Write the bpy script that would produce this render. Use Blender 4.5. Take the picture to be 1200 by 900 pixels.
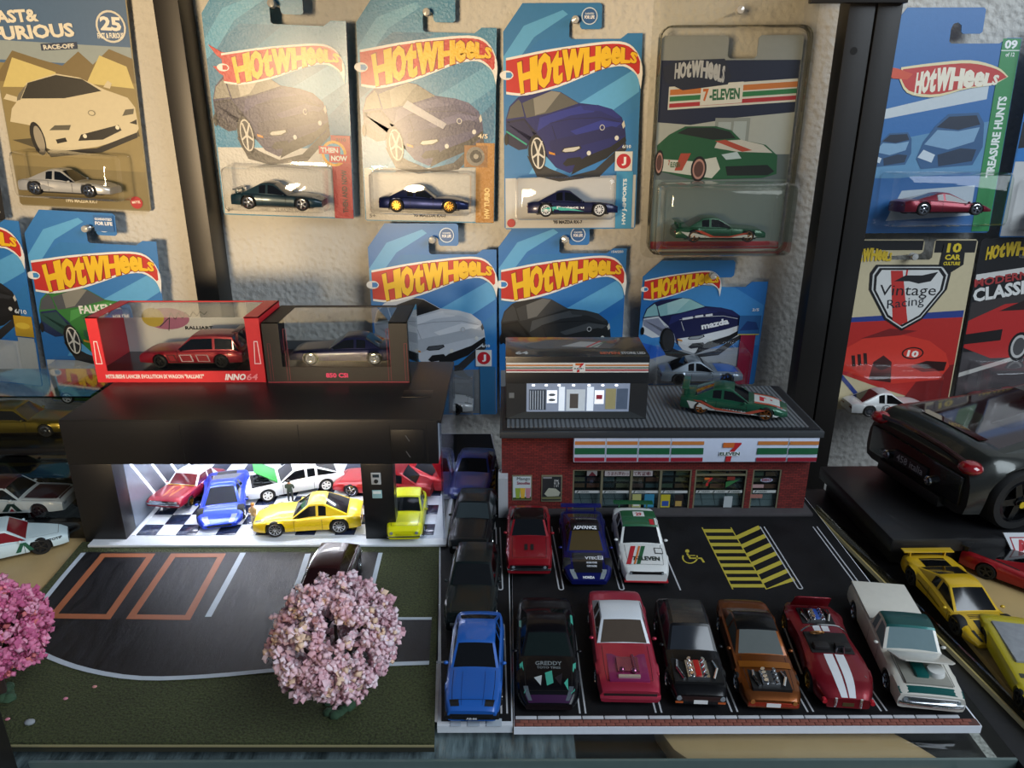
import bpy, bmesh, math, random
from mathutils import Vector, Matrix, Euler
R = math.radians
rnd = random.Random(7)
for o in list(bpy.data.objects):
    bpy.data.objects.remove(o)
SC = bpy.context.scene
COL = SC.collection
CM = 0.01                       # everything below is written in centimetres, the scene is in metres

# ------------------------------------------------------------------ camera
FPX, PITCH, YAW, CZ = 865.0, R(20.2), R(0.2), 25.7
cd = bpy.data.cameras.new('camera'); cd.sensor_width = 36.0; cd.lens = 36.0 * FPX / 1200.0
cd.clip_start = 0.01; cd.clip_end = 50
cam = bpy.data.objects.new('camera', cd); COL.objects.link(cam)
cam.location = (0, 0, CZ * CM); cam.rotation_euler = (R(90) - PITCH, 0, -YAW)
SC.camera = cam
_rz = Matrix.Rotation(-YAW, 3, 'Z')
_f = _rz @ Vector((0, math.cos(PITCH), -math.sin(PITCH)))
_u = _rz @ Vector((0, math.sin(PITCH), math.cos(PITCH)))
_r = _rz @ Vector((1, 0, 0))
CAMP = Vector((0, 0, CZ))
def ray(px, py): return _f + _r * ((px - 600) / FPX) - _u * ((py - 450) / FPX)
def atz(px, py, z=0.0):
    d = ray(px, py); return CAMP + d * ((z - CZ) / d.z)
def aty(px, py, y):
    d = ray(px, py); return CAMP + d * (y / d.y)
def atx(px, py, x):
    d = ray(px, py); return CAMP + d * (x / d.x)

# ------------------------------------------------------------------ world, lights, exposure
w = bpy.data.worlds.new('world'); SC.world = w; w.use_nodes = True
bg = w.node_tree.nodes['Background']; bg.inputs['Color'].default_value = (0.55, 0.68, 0.9, 1); bg.inputs['Strength'].default_value = 0.12
def area(name, loc, target, size, power, color, sy=None):
    l = bpy.data.lights.new(name, 'AREA'); l.energy = power; l.color = color; l.size = size
    if sy: l.shape = 'RECTANGLE'; l.size_y = sy
    o = bpy.data.objects.new(name, l); COL.objects.link(o); o.location = Vector(loc) * CM
    o.rotation_euler = (Vector(target) - Vector(loc)).to_track_quat('-Z', 'Y').to_euler(); return o
area('window_daylight', (125, -75, 135), (2, 50, 6), 1.2, 40, (0.80, 0.90, 1.0), 1.5)
sl = bpy.data.lights.new('warm_room_lamp', 'SPOT'); sl.energy = 70; sl.color = (1.0, 0.74, 0.44)
sl.spot_size = R(43); sl.spot_blend = 0.5; sl.shadow_soft_size = 0.11
so = bpy.data.objects.new('warm_room_lamp', sl); COL.objects.link(so)
so.location = Vector((-38, -64, 21)) * CM
so.rotation_euler = (Vector((-19, 64, 47)) - Vector((-38, -64, 21))).to_track_quat('-Z', 'Y').to_euler()
vs = SC.view_settings; vs.view_transform = 'Standard'; vs.look = 'None'; vs.exposure = 0.0; vs.gamma = 1.0; vs.use_curve_mapping = False

# ------------------------------------------------------------------ materials
def lin(h):
    h = h.lstrip('#'); c = [int(h[i:i + 2], 16) / 255 for i in (0, 2, 4)]
    return tuple((x / 12.92 if x <= 0.04045 else ((x + 0.055) / 1.055) ** 2.4) for x in c) + (1.0,)
_mats = {}
def _new(key):
    m = bpy.data.materials.new(key); m.use_nodes = True
    return m, m.node_tree, m.node_tree.nodes['Principled BSDF']
def mat(h, rough=0.5, metal=0.0, coat=0.0, spec=0.5, var=0.06, scale=300.0, bump=0.0, bscale=400.0, emit=0.0, coat_rough=0.05):
    """a plain coloured surface with a little procedural unevenness"""
    key = ('p', h, rough, metal, coat, spec, var, scale, bump, bscale, emit, coat_rough)
    if key in _mats: return _mats[key]
    m, nt, p = _new('surface_' + h.lstrip('#'))
    c = lin(h); L = nt.links.new
    tc = nt.nodes.new('ShaderNodeTexCoord')
    if var:
        n = nt.nodes.new('ShaderNodeTexNoise'); n.inputs['Scale'].default_value = scale; n.inputs['Detail'].default_value = 3
        L(tc.outputs['Object'], n.inputs['Vector'])
        mx = nt.nodes.new('ShaderNodeMix'); mx.data_type = 'RGBA'
        mx.inputs[6].default_value = tuple(x * (1 - var) for x in c[:3]) + (1,)
        mx.inputs[7].default_value = tuple(min(1, x * (1 + var) + 0.002) for x in c[:3]) + (1,)
        L(n.outputs['Fac'], mx.inputs[0]); L(mx.outputs[2], p.inputs['Base Color'])
    else:
        p.inputs['Base Color'].default_value = c
    p.inputs['Roughness'].default_value = rough; p.inputs['Metallic'].default_value = metal
    p.inputs['Coat Weight'].default_value = coat; p.inputs['Coat Roughness'].default_value = coat_rough
    p.inputs['Specular IOR Level'].default_value = spec
    if bump:
        b = nt.nodes.new('ShaderNodeTexNoise'); b.inputs['Scale'].default_value = bscale; b.inputs['Detail'].default_value = 4
        L(tc.outputs['Object'], b.inputs['Vector'])
        bp = nt.nodes.new('ShaderNodeBump'); bp.inputs['Strength'].default_value = bump; bp.inputs['Distance'].default_value = 0.001
        L(b.outputs['Fac'], bp.inputs['Height']); L(bp.outputs['Normal'], p.inputs['Normal'])
    if emit:
        p.inputs['Emission Color'].default_value = c; p.inputs['Emission Strength'].default_value = emit
    _mats[key] = m; return m
def paint(h, metal=0.25, rough=0.32, coat=0.35):
    dark = max(lin(h)[:3]) < 0.02
    return mat(h, 0.26 if dark else rough, metal * (0.3 if dark else 1.0), 0.1 if dark else coat, 0.25 if dark else 0.5, 0.10, 2500)
def prt(h, gl=False):                                # printed card stock
    return mat(h, 0.33 if gl else 0.42, 0, 0.65 if gl else 0.12, 0.5, 0.05, 250, 0.9 if gl else 0.05, 520, coat_rough=0.24)
def clear(tint='#ffffff', refl=0.9, rough=0.04):
    key = ('c', tint, refl, rough)
    if key in _mats: return _mats[key]
    m = bpy.data.materials.new('clear_plastic'); m.use_nodes = True; nt = m.node_tree; L = nt.links.new
    for n in list(nt.nodes): nt.nodes.remove(n)
    out = nt.nodes.new('ShaderNodeOutputMaterial'); mx = nt.nodes.new('ShaderNodeMixShader')
    tr = nt.nodes.new('ShaderNodeBsdfTransparent'); gl = nt.nodes.new('ShaderNodeBsdfGlossy'); fr = nt.nodes.new('ShaderNodeLayerWeight'); fr.inputs['Blend'].default_value = 0.5
    pw = nt.nodes.new('ShaderNodeMath'); pw.operation = 'POWER'; pw.inputs[1].default_value = 4.0
    ad = nt.nodes.new('ShaderNodeMath'); ad.operation = 'ADD'; ad.inputs[1].default_value = 0.045
    ml = nt.nodes.new('ShaderNodeMath'); ml.operation = 'MULTIPLY'; ml.inputs[1].default_value = refl
    ml.use_clamp = True
    tr.inputs['Color'].default_value = lin(tint); gl.inputs['Roughness'].default_value = rough
    L(fr.outputs['Facing'], pw.inputs[0]); L(pw.outputs[0], ad.inputs[0]); L(ad.outputs[0], ml.inputs[0]); L(ml.outputs[0], mx.inputs[0]); L(tr.outputs[0], mx.inputs[1]); L(gl.outputs[0], mx.inputs[2]); L(mx.outputs[0], out.inputs[0])
    _mats[key] = m; return m
def tex_mat(key, build):
    if key in _mats: return _mats[key]
    m, nt, p = _new(key); build(nt, p, nt.links.new); _mats[key] = m; return m
def _stucco(nt, p, L):
    tc = nt.nodes.new('ShaderNodeTexCoord')
    a = nt.nodes.new('ShaderNodeTexNoise'); a.inputs['Scale'].default_value = 170; a.inputs['Detail'].default_value = 6; a.inputs['Roughness'].default_value = 0.62
    b = nt.nodes.new('ShaderNodeTexVoronoi'); b.inputs['Scale'].default_value = 230; b.feature = 'SMOOTH_F1'
    L(tc.outputs['Object'], a.inputs['Vector']); L(tc.outputs['Object'], b.inputs['Vector'])
    ad = nt.nodes.new('ShaderNodeMath'); ad.operation = 'ADD'; L(a.outputs['Fac'], ad.inputs[0]); L(b.outputs['Distance'], ad.inputs[1])
    bp = nt.nodes.new('ShaderNodeBump'); bp.inputs['Strength'].default_value = 0.75; bp.inputs['Distance'].default_value = 0.0022
    L(ad.outputs[0], bp.inputs['Height']); L(bp.outputs['Normal'], p.inputs['Normal'])
    p.inputs['Base Color'].default_value = lin('#cfcdc6'); p.inputs['Roughness'].default_value = 0.8
def _brick(nt, p, L):
    tc = nt.nodes.new('ShaderNodeTexCoord'); mp = nt.nodes.new('ShaderNodeMapping'); mp.inputs['Rotation'].default_value = (R(90), 0, 0)
    L(tc.outputs['Object'], mp.inputs['Vector'])
    b = nt.nodes.new('ShaderNodeTexBrick'); b.inputs['Scale'].default_value = 170; b.inputs['Color1'].default_value = lin('#5e1412'); b.inputs['Color2'].default_value = lin('#7e241e'); b.inputs['Mortar'].default_value = lin('#43100e')
    b.inputs['Mortar Size'].default_value = 0.03; b.inputs['Brick Width'].default_value = 0.6; b.inputs['Row Height'].default_value = 0.22
    L(mp.outputs['Vector'], b.inputs['Vector']); L(b.outputs['Color'], p.inputs['Base Color'])
    bp = nt.nodes.new('ShaderNodeBump'); bp.inputs['Strength'].default_value = 0.3; bp.inputs['Distance'].default_value = 0.0005; bp.invert = True
    L(b.outputs['Fac'], bp.inputs['Height']); L(bp.outputs['Normal'], p.inputs['Normal']); p.inputs['Roughness'].default_value = 0.75
def _asphalt(nt, p, L):
    tc = nt.nodes.new('ShaderNodeTexCoord')
    a = nt.nodes.new('ShaderNodeTexNoise'); a.inputs['Scale'].default_value = 45; a.inputs['Detail'].default_value = 8
    sp = nt.nodes.new('ShaderNodeTexNoise'); sp.inputs['Scale'].default_value = 1500
    for n in (a, sp): L(tc.outputs['Object'], n.inputs['Vector'])
    cr = nt.nodes.new('ShaderNodeValToRGB'); cr.color_ramp.elements[0].position = 0.3; cr.color_ramp.elements[0].color = lin('#0b0b0d'); cr.color_ramp.elements[1].position = 0.75; cr.color_ramp.elements[1].color = lin('#1a1a1d'); p.inputs['Specular IOR Level'].default_value = 0.25
    L(a.outputs['Fac'], cr.inputs[0]); L(cr.outputs[0], p.inputs['Base Color'])
    rr = nt.nodes.new('ShaderNodeMapRange'); rr.inputs[3].default_value = 0.45; rr.inputs[4].default_value = 0.8; L(a.outputs['Fac'], rr.inputs[0]); L(rr.outputs[0], p.inputs['Roughness'])
    bp = nt.nodes.new('ShaderNodeBump'); bp.inputs['Strength'].default_value = 0.25; bp.inputs['Distance'].default_value = 0.0006; L(sp.outputs['Fac'], bp.inputs['Height']); L(bp.outputs['Normal'], p.inputs['Normal'])
def _brushed(nt, p, L):                               # brush-painted black sheet
    tc = nt.nodes.new('ShaderNodeTexCoord'); mp = nt.nodes.new('ShaderNodeMapping'); mp.inputs['Scale'].default_value = (1, 0.25, 1); mp.inputs['Rotation'].default_value = (0, 0, R(25))
    L(tc.outputs['Object'], mp.inputs['Vector'])
    a = nt.nodes.new('ShaderNodeTexNoise'); a.inputs['Scale'].default_value = 240; a.inputs['Detail'].default_value = 7; a.inputs['Roughness'].default_value = 0.7
    L(mp.outputs[0], a.inputs['Vector'])
    cr = nt.nodes.new('ShaderNodeValToRGB'); cr.color_ramp.elements[0].position = 0.35; cr.color_ramp.elements[0].color = lin('#0d0d10'); cr.color_ramp.elements[1].position = 0.8; cr.color_ramp.elements[1].color = lin('#2a2a2f'); p.inputs['Specular IOR Level'].default_value = 0.3
    L(a.outputs['Fac'], cr.inputs[0]); L(cr.outputs[0], p.inputs['Base Color'])
    rr = nt.nodes.new('ShaderNodeMapRange'); rr.inputs[3].default_value = 0.22; rr.inputs[4].default_value = 0.7; L(a.outputs['Fac'], rr.inputs[0]); L(rr.outputs[0], p.inputs['Roughness'])
    bp = nt.nodes.new('ShaderNodeBump'); bp.inputs['Strength'].default_value = 0.6; bp.inputs['Distance'].default_value = 0.0006; L(a.outputs['Fac'], bp.inputs['Height']); L(bp.outputs['Normal'], p.inputs['Normal'])
def _turf(nt, p, L):
    tc = nt.nodes.new('ShaderNodeTexCoord')
    a = nt.nodes.new('ShaderNodeTexNoise'); a.inputs['Scale'].default_value = 900; a.inputs['Detail'].default_value = 4
    b = nt.nodes.new('ShaderNodeTexNoise'); b.inputs['Scale'].default_value = 30; b.inputs['Detail'].default_value = 3
    for n in (a, b): L(tc.outputs['Object'], n.inputs['Vector'])
    cr = nt.nodes.new('ShaderNodeValToRGB'); cr.color_ramp.elements[0].position = 0.3; cr.color_ramp.elements[0].color = lin('#23270f'); cr.color_ramp.elements[1].position = 0.75; cr.color_ramp.elements[1].color = lin('#535c33')
    L(a.outputs['Fac'], cr.inputs[0])
    mx = nt.nodes.new('ShaderNodeMix'); mx.data_type = 'RGBA'; mx.blend_type = 'MULTIPLY'; mx.inputs[0].default_value = 0.5
    L(cr.outputs[0], mx.inputs[6]); L(b.outputs['Fac'], mx.inputs[7]); L(mx.outputs[2], p.inputs['Base Color'])
    p.inputs['Roughness'].default_value = 0.95
    bp = nt.nodes.new('ShaderNodeBump'); bp.inputs['Strength'].default_value = 0.8; bp.inputs['Distance'].default_value = 0.001; L(a.outputs['Fac'], bp.inputs['Height']); L(bp.outputs['Normal'], p.inputs['Normal'])
def _fabric(nt, p, L):
    tc = nt.nodes.new('ShaderNodeTexCoord'); mp = nt.nodes.new('ShaderNodeMapping'); mp.inputs['Scale'].default_value = (1, 0.2, 1); mp.inputs['Rotation'].default_value = (0, 0, R(-35)); L(tc.outputs['Object'], mp.inputs['Vector'])
    a = nt.nodes.new('ShaderNodeTexNoise'); a.inputs['Scale'].default_value = 220; a.inputs['Detail'].default_value = 5; L(mp.outputs[0], a.inputs['Vector'])
    cr = nt.nodes.new('ShaderNodeValToRGB'); cr.color_ramp.elements[0].position = 0.3; cr.color_ramp.elements[0].color = lin('#3c454c'); cr.color_ramp.elements[1].position = 0.75; cr.color_ramp.elements[1].color = lin('#98a4ae')
    L(a.outputs['Fac'], cr.inputs[0]); L(cr.outputs[0], p.inputs['Base Color']); p.inputs['Roughness'].default_value = 0.95
    bp = nt.nodes.new('ShaderNodeBump'); bp.inputs['Strength'].default_value = 0.8; bp.inputs['Distance'].default_value = 0.002; L(a.outputs['Fac'], bp.inputs['Height']); L(bp.outputs['Normal'], p.inputs['Normal'])
def _ribbed(nt, p, L):
    tc = nt.nodes.new('ShaderNodeTexCoord'); wv = nt.nodes.new('ShaderNodeTexWave'); wv.wave_type = 'BANDS'; wv.bands_direction = 'X'; wv.inputs['Scale'].default_value = 105; wv.inputs['Distortion'].default_value = 0
    L(tc.outputs['Object'], wv.inputs['Vector'])
    bp = nt.nodes.new('ShaderNodeBump'); bp.inputs['Strength'].default_value = 0.9; bp.inputs['Distance'].default_value = 0.0008; L(wv.outputs['Fac'], bp.inputs['Height']); L(bp.outputs['Normal'], p.inputs['Normal'])
    p.inputs['Base Color'].default_value = lin('#5c6064'); p.inputs['Roughness'].default_value = 0.5
STUCCO = tex_mat('stucco_wall', _stucco); BRICK = tex_mat('red_brick', _brick); ASPHALT = tex_mat('asphalt', _asphalt)
BRUSHED = tex_mat('brushed_black', _brushed); TURF = tex_mat('turf', _turf); FABRIC = tex_mat('grey_fabric', _fabric); RIBBED = tex_mat('ribbed_grey', _ribbed)
BLK = mat('#121213', 0.45, bump=0.05, bscale=600); BLKG = mat('#0c0c0e', 0.22, coat=0.3); BLKM = mat('#161617', 0.42, 0.3)
CHROME = mat('#d8dadd', 0.14, 1.0); GUN = mat('#55585c', 0.3, 1.0); RUB = mat('#0d0d0d', 0.75)
WHITE = mat('#e6e6e4', 0.5); OFFW = mat('#cfcfca', 0.55)
GLASS = mat('#0b0d10', 0.08, 0, 0.3, 0.5, 0.0); GLASSG = mat('#2a3234', 0.08, 0, 0.3, 0.5, 0.0); GLASSB = mat('#4a4236', 0.08, 0, 1.0, 0.6, 0.0)
CLR = clear(); CLR2 = clear('#f4f6f7', 0.8, 0.06)

# ------------------------------------------------------------------ mesh helpers
class G:
    def __init__(s): s.v = []; s.f = []; s.m = []
    def add(s, vs, fs, mi=0):
        b = len(s.v); s.v += [tuple(v) for v in vs]; s.f += [tuple(b + i for i in f) for f in fs]; s.m += [mi] * len(fs); return s
    def box(s, x0, y0, z0, x1, y1, z1, mi=0):
        return s.add([(x0, y0, z0), (x1, y0, z0), (x1, y1, z0), (x0, y1, z0), (x0, y0, z1), (x1, y0, z1), (x1, y1, z1), (x0, y1, z1)],
                     [(0, 3, 2, 1), (4, 5, 6, 7), (0, 1, 5, 4), (1, 2, 6, 5), (2, 3, 7, 6), (3, 0, 4, 7)], mi)
    def cbox(s, c, d, mi=0): return s.box(c[0] - d[0] / 2, c[1] - d[1] / 2, c[2] - d[2] / 2, c[0] + d[0] / 2, c[1] + d[1] / 2, c[2] + d[2] / 2, mi)
    def prism(s, pts, z0, z1, mi=0):
        n = len(pts)
        if sum(pts[i][0] * pts[(i + 1) % n][1] - pts[(i + 1) % n][0] * pts[i][1] for i in range(n)) < 0: pts = pts[::-1]
        vs = [(x, y, z0) for x, y in pts] + [(x, y, z1) for x, y in pts]
        return s.add(vs, [tuple(range(n))[::-1], tuple(range(n, 2 * n))] + [(i, (i + 1) % n, n + (i + 1) % n, n + i) for i in range(n)], mi)
    def cyl(s, p0, p1, r0, r1=None, n=12, mi=0):
        r1 = r0 if r1 is None else r1
        p0, p1 = Vector(p0), Vector(p1); d = (p1 - p0).normalized(); a = d.orthogonal().normalized(); b = d.cross(a)
        vs = [p + (a * math.cos(2 * math.pi * i / n) + b * math.sin(2 * math.pi * i / n)) * r for p, r in ((p0, r0), (p1, r1)) for i in range(n)]
        return s.add(vs, [tuple(range(n))[::-1], tuple(range(n, 2 * n))] + [(i, (i + 1) % n, n + (i + 1) % n, n + i) for i in range(n)], mi)
    def tube(s, pts, r, n=6, mi=0):
        for a, b in zip(pts[:-1], pts[1:]): s.cyl(a, b, r, r, n, mi)
        return s
    def lathe(s, prof, n=24, axis='y', mi=0, c=(0, 0, 0)):
        vs = []
        for r, h in prof:
            for i in range(n):
                a = 2 * math.pi * i / n; x, z = r * math.cos(a), r * math.sin(a)
                vs.append((c[0] + x, c[1] + h, c[2] + z) if axis == 'y' else (c[0] + x, c[1] + z, c[2] + h))
        k = len(prof); fs = []
        for j in range(k - 1):
            for i in range(n):
                q = (j * n + i, j * n + (i + 1) % n, (j + 1) * n + (i + 1) % n, (j + 1) * n + i); fs.append(q if axis != 'y' else q[::-1])
        return s.add(vs, fs, mi)
    def ball(s, c, r, n=10, k=6, mi=0):
        rx, ry, rz = r if isinstance(r, (tuple, list)) else (r, r, r)
        vs = []
        for j in range(k + 1):
            t = math.pi * j / k
            for i in range(n):
                a = 2 * math.pi * i / n; vs.append((c[0] + rx * math.sin(t) * math.cos(a), c[1] + ry * math.sin(t) * math.sin(a), c[2] - rz * math.cos(t)))
        return s.add(vs, [(j * n + i, j * n + (i + 1) % n, (j + 1) * n + (i + 1) % n, (j + 1) * n + i) for j in range(k) for i in range(n)], mi)
    def strip(s, pts, wd, z0, z1, mi=0, closed=False):   # a flat band along a polyline in the xy plane
        n = len(pts); L, Rr = [], []
        for i in range(n):
            p = Vector(pts[i]); a = Vector(pts[i - 1]) if (i > 0 or closed) else None; b = Vector(pts[(i + 1) % n]) if (i < n - 1 or closed) else None
            d = ((p - a).normalized() if a is not None else Vector((0, 0))) + ((b - p).normalized() if b is not None else Vector((0, 0)))
            d.normalize(); nn = Vector((-d.y, d.x)) * wd / 2
            if a is not None and b is not None:
                cs = max(0.35, (p - a).normalized().dot(d)); nn /= cs
            L.append(p + nn); Rr.append(p - nn)
        m = n if closed else n - 1
        for i in range(m):
            j = (i + 1) % n; s.prism([tuple(Rr[i]), tuple(Rr[j]), tuple(L[j]), tuple(L[i])], z0, z1, mi)
        return s
def mesh_from(name, g, mats, smooth=None, bev=0):
    me = bpy.data.meshes.new(name)
    me.from_pydata([(x * CM, y * CM, z * CM) for x, y, z in g.v], [], g.f)
    if not isinstance(mats, (list, tuple)): mats = [mats]
    for m in mats: me.materials.append(m)
    if any(g.m): me.polygons.foreach_set('material_index', g.m)
    if bev:
        bm = bmesh.new(); bm.from_mesh(me); bmesh.ops.remove_doubles(bm, verts=bm.verts, dist=1e-7)
        ed = [e for e in bm.edges if len(e.link_faces) == 2 and e.calc_face_angle(0) > 0.5]
        bmesh.ops.bevel(bm, geom=ed, offset=bev * CM, segments=2, affect='EDGES', profile=0.6); bm.to_mesh(me); bm.free()
        smooth = smooth or 35
    if smooth:
        me.polygons.foreach_set('use_smooth', [True] * len(me.polygons)); me.set_sharp_from_angle(angle=R(smooth))
    me.validate(); me.update()
    return me
def link(name, me, parent=None, loc=None, rot=None):
    o = bpy.data.objects.new(name, me); COL.objects.link(o)
    if parent is not None: o.parent = parent
    if loc is not None: o.location = Vector(loc) * CM
    if rot is not None: o.rotation_euler = rot
    return o
def part(parent, name, g, mats, smooth=None, bev=0, loc=None, rot=None): return link(name, mesh_from(name, g, mats, smooth, bev), parent, loc, rot)
_labels = set()
def tag(o, label=None, cat=None, group=None, kind=None):
    if label: o['label'] = label
    if cat: o['category'] = cat
    if group: o['group'] = group
    if kind: o['kind'] = kind
    return o
def thing(name, label, cat, loc=(0, 0, 0), rz=0.0, group=None, mx=None, kind=None):
    o = bpy.data.objects.new(name, None); COL.objects.link(o); o.empty_display_size = 0.01
    if mx is not None:
        m = mx.copy(); m.translation = m.translation * CM; o.matrix_world = m; o.matrix_basis = m
    else:
        o.location = Vector(loc) * CM; o.rotation_euler = (0, 0, rz)
    return tag(o, label, cat, group, kind)

# ------------------------------------------------------------------ lettering
_glyph = {}
def glyphs(txt, bold=0.02):
    bold = min(bold, 0.042) if 'g' not in txt else 0.0
    """flat outline mesh of a text, normalised to the unit box: (verts, faces, aspect)"""
    k = (txt, bold)
    if k in _glyph: return _glyph[k]
    cu = bpy.data.curves.new('lettering', 'FONT'); cu.body = txt; cu.resolution_u = 2; cu.offset = bold; cu.fill_mode = 'FRONT'
    ob = bpy.data.objects.new('lettering', cu); COL.objects.link(ob); bpy.context.view_layer.update()
    me = bpy.data.meshes.new_from_object(ob.evaluated_get(bpy.context.evaluated_depsgraph_get()))
    vs = [(v.co.x, v.co.y) for v in me.vertices]; fs = [tuple(p.vertices) for p in me.polygons]
    bpy.data.objects.remove(ob); bpy.data.curves.remove(cu); bpy.data.meshes.remove(me)
    if not vs: vs, fs = [(0, 0), (1, 0), (1, 1)], []
    x0 = min(v[0] for v in vs); x1 = max(v[0] for v in vs); y0 = min(v[1] for v in vs); y1 = max(v[1] for v in vs)
    wd, ht = max(x1 - x0, 1e-6), max(y1 - y0, 1e-6)
    _glyph[k] = ([((x - x0) / wd, (y - y0) / ht) for x, y in vs], fs, wd / ht); return _glyph[k]

class Canvas:
    """flat print: layers of coloured outlines lying on a surface given by fn(x, y, lift) -> point"""
    def __init__(s, parent, z0=0.0, step=0.0022, fn=None, gl=False):
        s.p, s.z, s.st, s.gl = parent, z0, step, gl; s.fn = fn or (lambda x, y, l: (x, y, l)); s.g = G(); s.mats = []; s.tr = lambda x, y: (x, y)
    def _mi(s, c):
        m = c if not isinstance(c, str) else prt(c, s.gl)
        if m not in s.mats: s.mats.append(m)
        return s.mats.index(m)
    def raw(s, pts, fs, c):
        s.z += s.st
        s.g.add([s.fn(*s.tr(x, y), s.z) for x, y in pts], fs, s._mi(c)); return s
    def poly(s, pts, c): 
        n = len(pts)
        q = [s.tr(*p) for p in pts]
        ccw = sum(q[i][0] * q[(i + 1) % n][1] - q[(i + 1) % n][0] * q[i][1] for i in range(n)) > 0
        return s.raw(pts, [tuple(range(n)) if ccw else tuple(range(n))[::-1]], c)
    def rect(s, x0, y0, x1, y1, c): return s.poly([(x0, y0), (x1, y0), (x1, y1), (x0, y1)], c)
    def ell(s, cx, cy, rx, ry, c, rot=0, n=22):
        ca, sa = math.cos(rot), math.sin(rot)
        return s.poly([(cx + rx * math.cos(a) * ca - ry * math.sin(a) * sa, cy + rx * math.cos(a) * sa + ry * math.sin(a) * ca) for a in [2 * math.pi * i / n for i in range(n)]], c)
    def line(s, pts, wd, c):
        for a, b in zip(pts[:-1], pts[1:]):
            a, b = Vector(a), Vector(b); d = (b - a).normalized(); nn = Vector((-d.y, d.x)) * wd / 2
            s.poly([tuple(a + nn), tuple(b + nn), tuple(b - nn), tuple(a - nn)], c); s.z -= s.st
        s.z += s.st; return s
    def text(s, t, x0, y0, x1, y1, c, bold=0.02, rot=0.0, shear=0.0):
        """lettering that fills the box from (x0,y0) to (x1,y1), turned by rot about (x0,y0)"""
        vs, fs, _ = glyphs(t, bold); ca, sa = math.cos(rot), math.sin(rot); out = []
        for u, v in vs:
            x, y = u * (x1 - x0) + v * shear, v * (y1 - y0); out.append((x0 + x * ca - y * sa, y0 + x * sa + y * ca))
        return s.raw(out, fs, c)
    def env(s, chars, top, bot, c, bold=0.06, gap=0.04, fat=(-.04, 0, .04)):
        """each letter stretched into its cell between two curves top(t), bot(t) -> (x, y)"""
        tot = sum(wd for _, wd in chars); t = 0
        for ch, wd in chars:
            t0, t1 = t / tot, (t + wd * (1 - gap)) / tot; t += wd
            vs, fs, _ = glyphs(ch, bold); out = []
            for sh in fat:
                out = []
                for u, v in vs:
                    tt = t0 + (t1 - t0) * (u + sh); a, b = bot(tt), top(tt); out.append((a[0] + (b[0] - a[0]) * v, a[1] + (b[1] - a[1]) * v))
                s.raw(out, fs, c); s.z -= s.st * .98
        s.z += s.st; return s
    def flush(s, name):
        o = part(s.p, name, s.g, s.mats or [WHITE]); s.g = G(); s.mats = []; return o
def curve(pts):
    """piecewise smooth curve through points, parameter 0..1"""
    n = len(pts) - 1
    def f(t):
        t = min(max(t, 0), 1) * n; i = min(int(t), n - 1); u = t - i
        p0, p1, p2, p3 = pts[max(i - 1, 0)], pts[i], pts[i + 1], pts[min(i + 2, n)]
        return tuple(0.5 * (2 * b + (c - a) * u + (2 * a - 5 * b + 4 * c - d) * u * u + (3 * b - a - 3 * c + d) * u ** 3) for a, b, c, d in zip(p0, p1, p2, p3))
    return f
def sample(pts, n): f = curve(pts); return [f(i / n) for i in range(n + 1)]
# ------------------------------------------------------------------ toy cars
def prof(pts):
    def f(t):
        if t <= pts[0][0]: return pts[0][1]
        for (a, va), (b, vb) in zip(pts[:-1], pts[1:]):
            if t <= b: return va + (vb - va) * (t - a) / max(b - a, 1e-9)
        return pts[-1][1]
    return lambda t: (f(t) * 2 + f(max(0, t - .018)) + f(min(1, t + .018)) + f(max(0, t - .036)) + f(min(1, t + .036))) / 6
SEC = [(0.0, 0.0), (0.84, 0.0), (0.965, 0.06), (1.0, 0.28), (1.0, 0.50), (0.985, 0.72), (0.94, 0.90), (0.84, 0.985), (0.55, 1.012), (0.28, 1.025), (0.0, 1.03)]
_wheel = {}
def wheel_meshes(rad, wid, style, rimc):
    k = (round(rad, 3), round(wid, 3), style, rimc)
    if k in _wheel: return _wheel[k]
    h = wid / 2; rr = rad * (0.72 if style != 'slick' else 0.62)
    g = G().lathe([(rr * .9, -h * .8), (rr, -h), (rad * .93, -h), (rad, -h * .7), (rad, h * .7), (rad * .93, h), (rr, h), (rr * .95, h * .55), (0.001, h * .45)], 28)
    tyre = mesh_from('wheel', g, [RUB], 40)
    g = G(); y = h * 0.5
    g.lathe([(rr * 1.01, h * .98), (rr * .88, h * 1.02), (rr * .80, h * .6)], 28)
    n = {'five': 5, 'slick': 5, 'ten': 10, 'wire': 16, 'six': 6, 'disc': 0}[style]
    for i in range(n):
        a = 2 * math.pi * i / n; wd = rr * (0.17 if n < 8 else 0.085 if n < 12 else 0.04)
        c, s_ = math.cos(a), math.sin(a)
        pts = [(rr * .12, -wd), (rr * .9, -wd * .8), (rr * .9, wd * .8), (rr * .12, wd)]
        vs = [(u * c - v * s_, yy, u * s_ + v * c) for yy in (h * .62, h * .95) for u, v in pts]
        g.add(vs, [(4, 5, 6, 7)[::-1], (0, 1, 5, 4)[::-1], (1, 2, 6, 5)[::-1], (2, 3, 7, 6)[::-1], (3, 0, 4, 7)[::-1]])
    if n == 0: g.lathe([(rr * .82, h * .7), (rr * .6, h * .9), (rr * .3, h * .8), (.001, h * .85)], 24)
    g.lathe([(rr * .22, h * .6), (rr * .22, h * 1.0), (rr * .12, h * 1.06), (.001, h * 1.06)], 14)
    rim = mesh_from('rim', g, [rimc], 40)
    _wheel[k] = (tyre, rim); return _wheel[k]
class Car: pass
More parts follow.
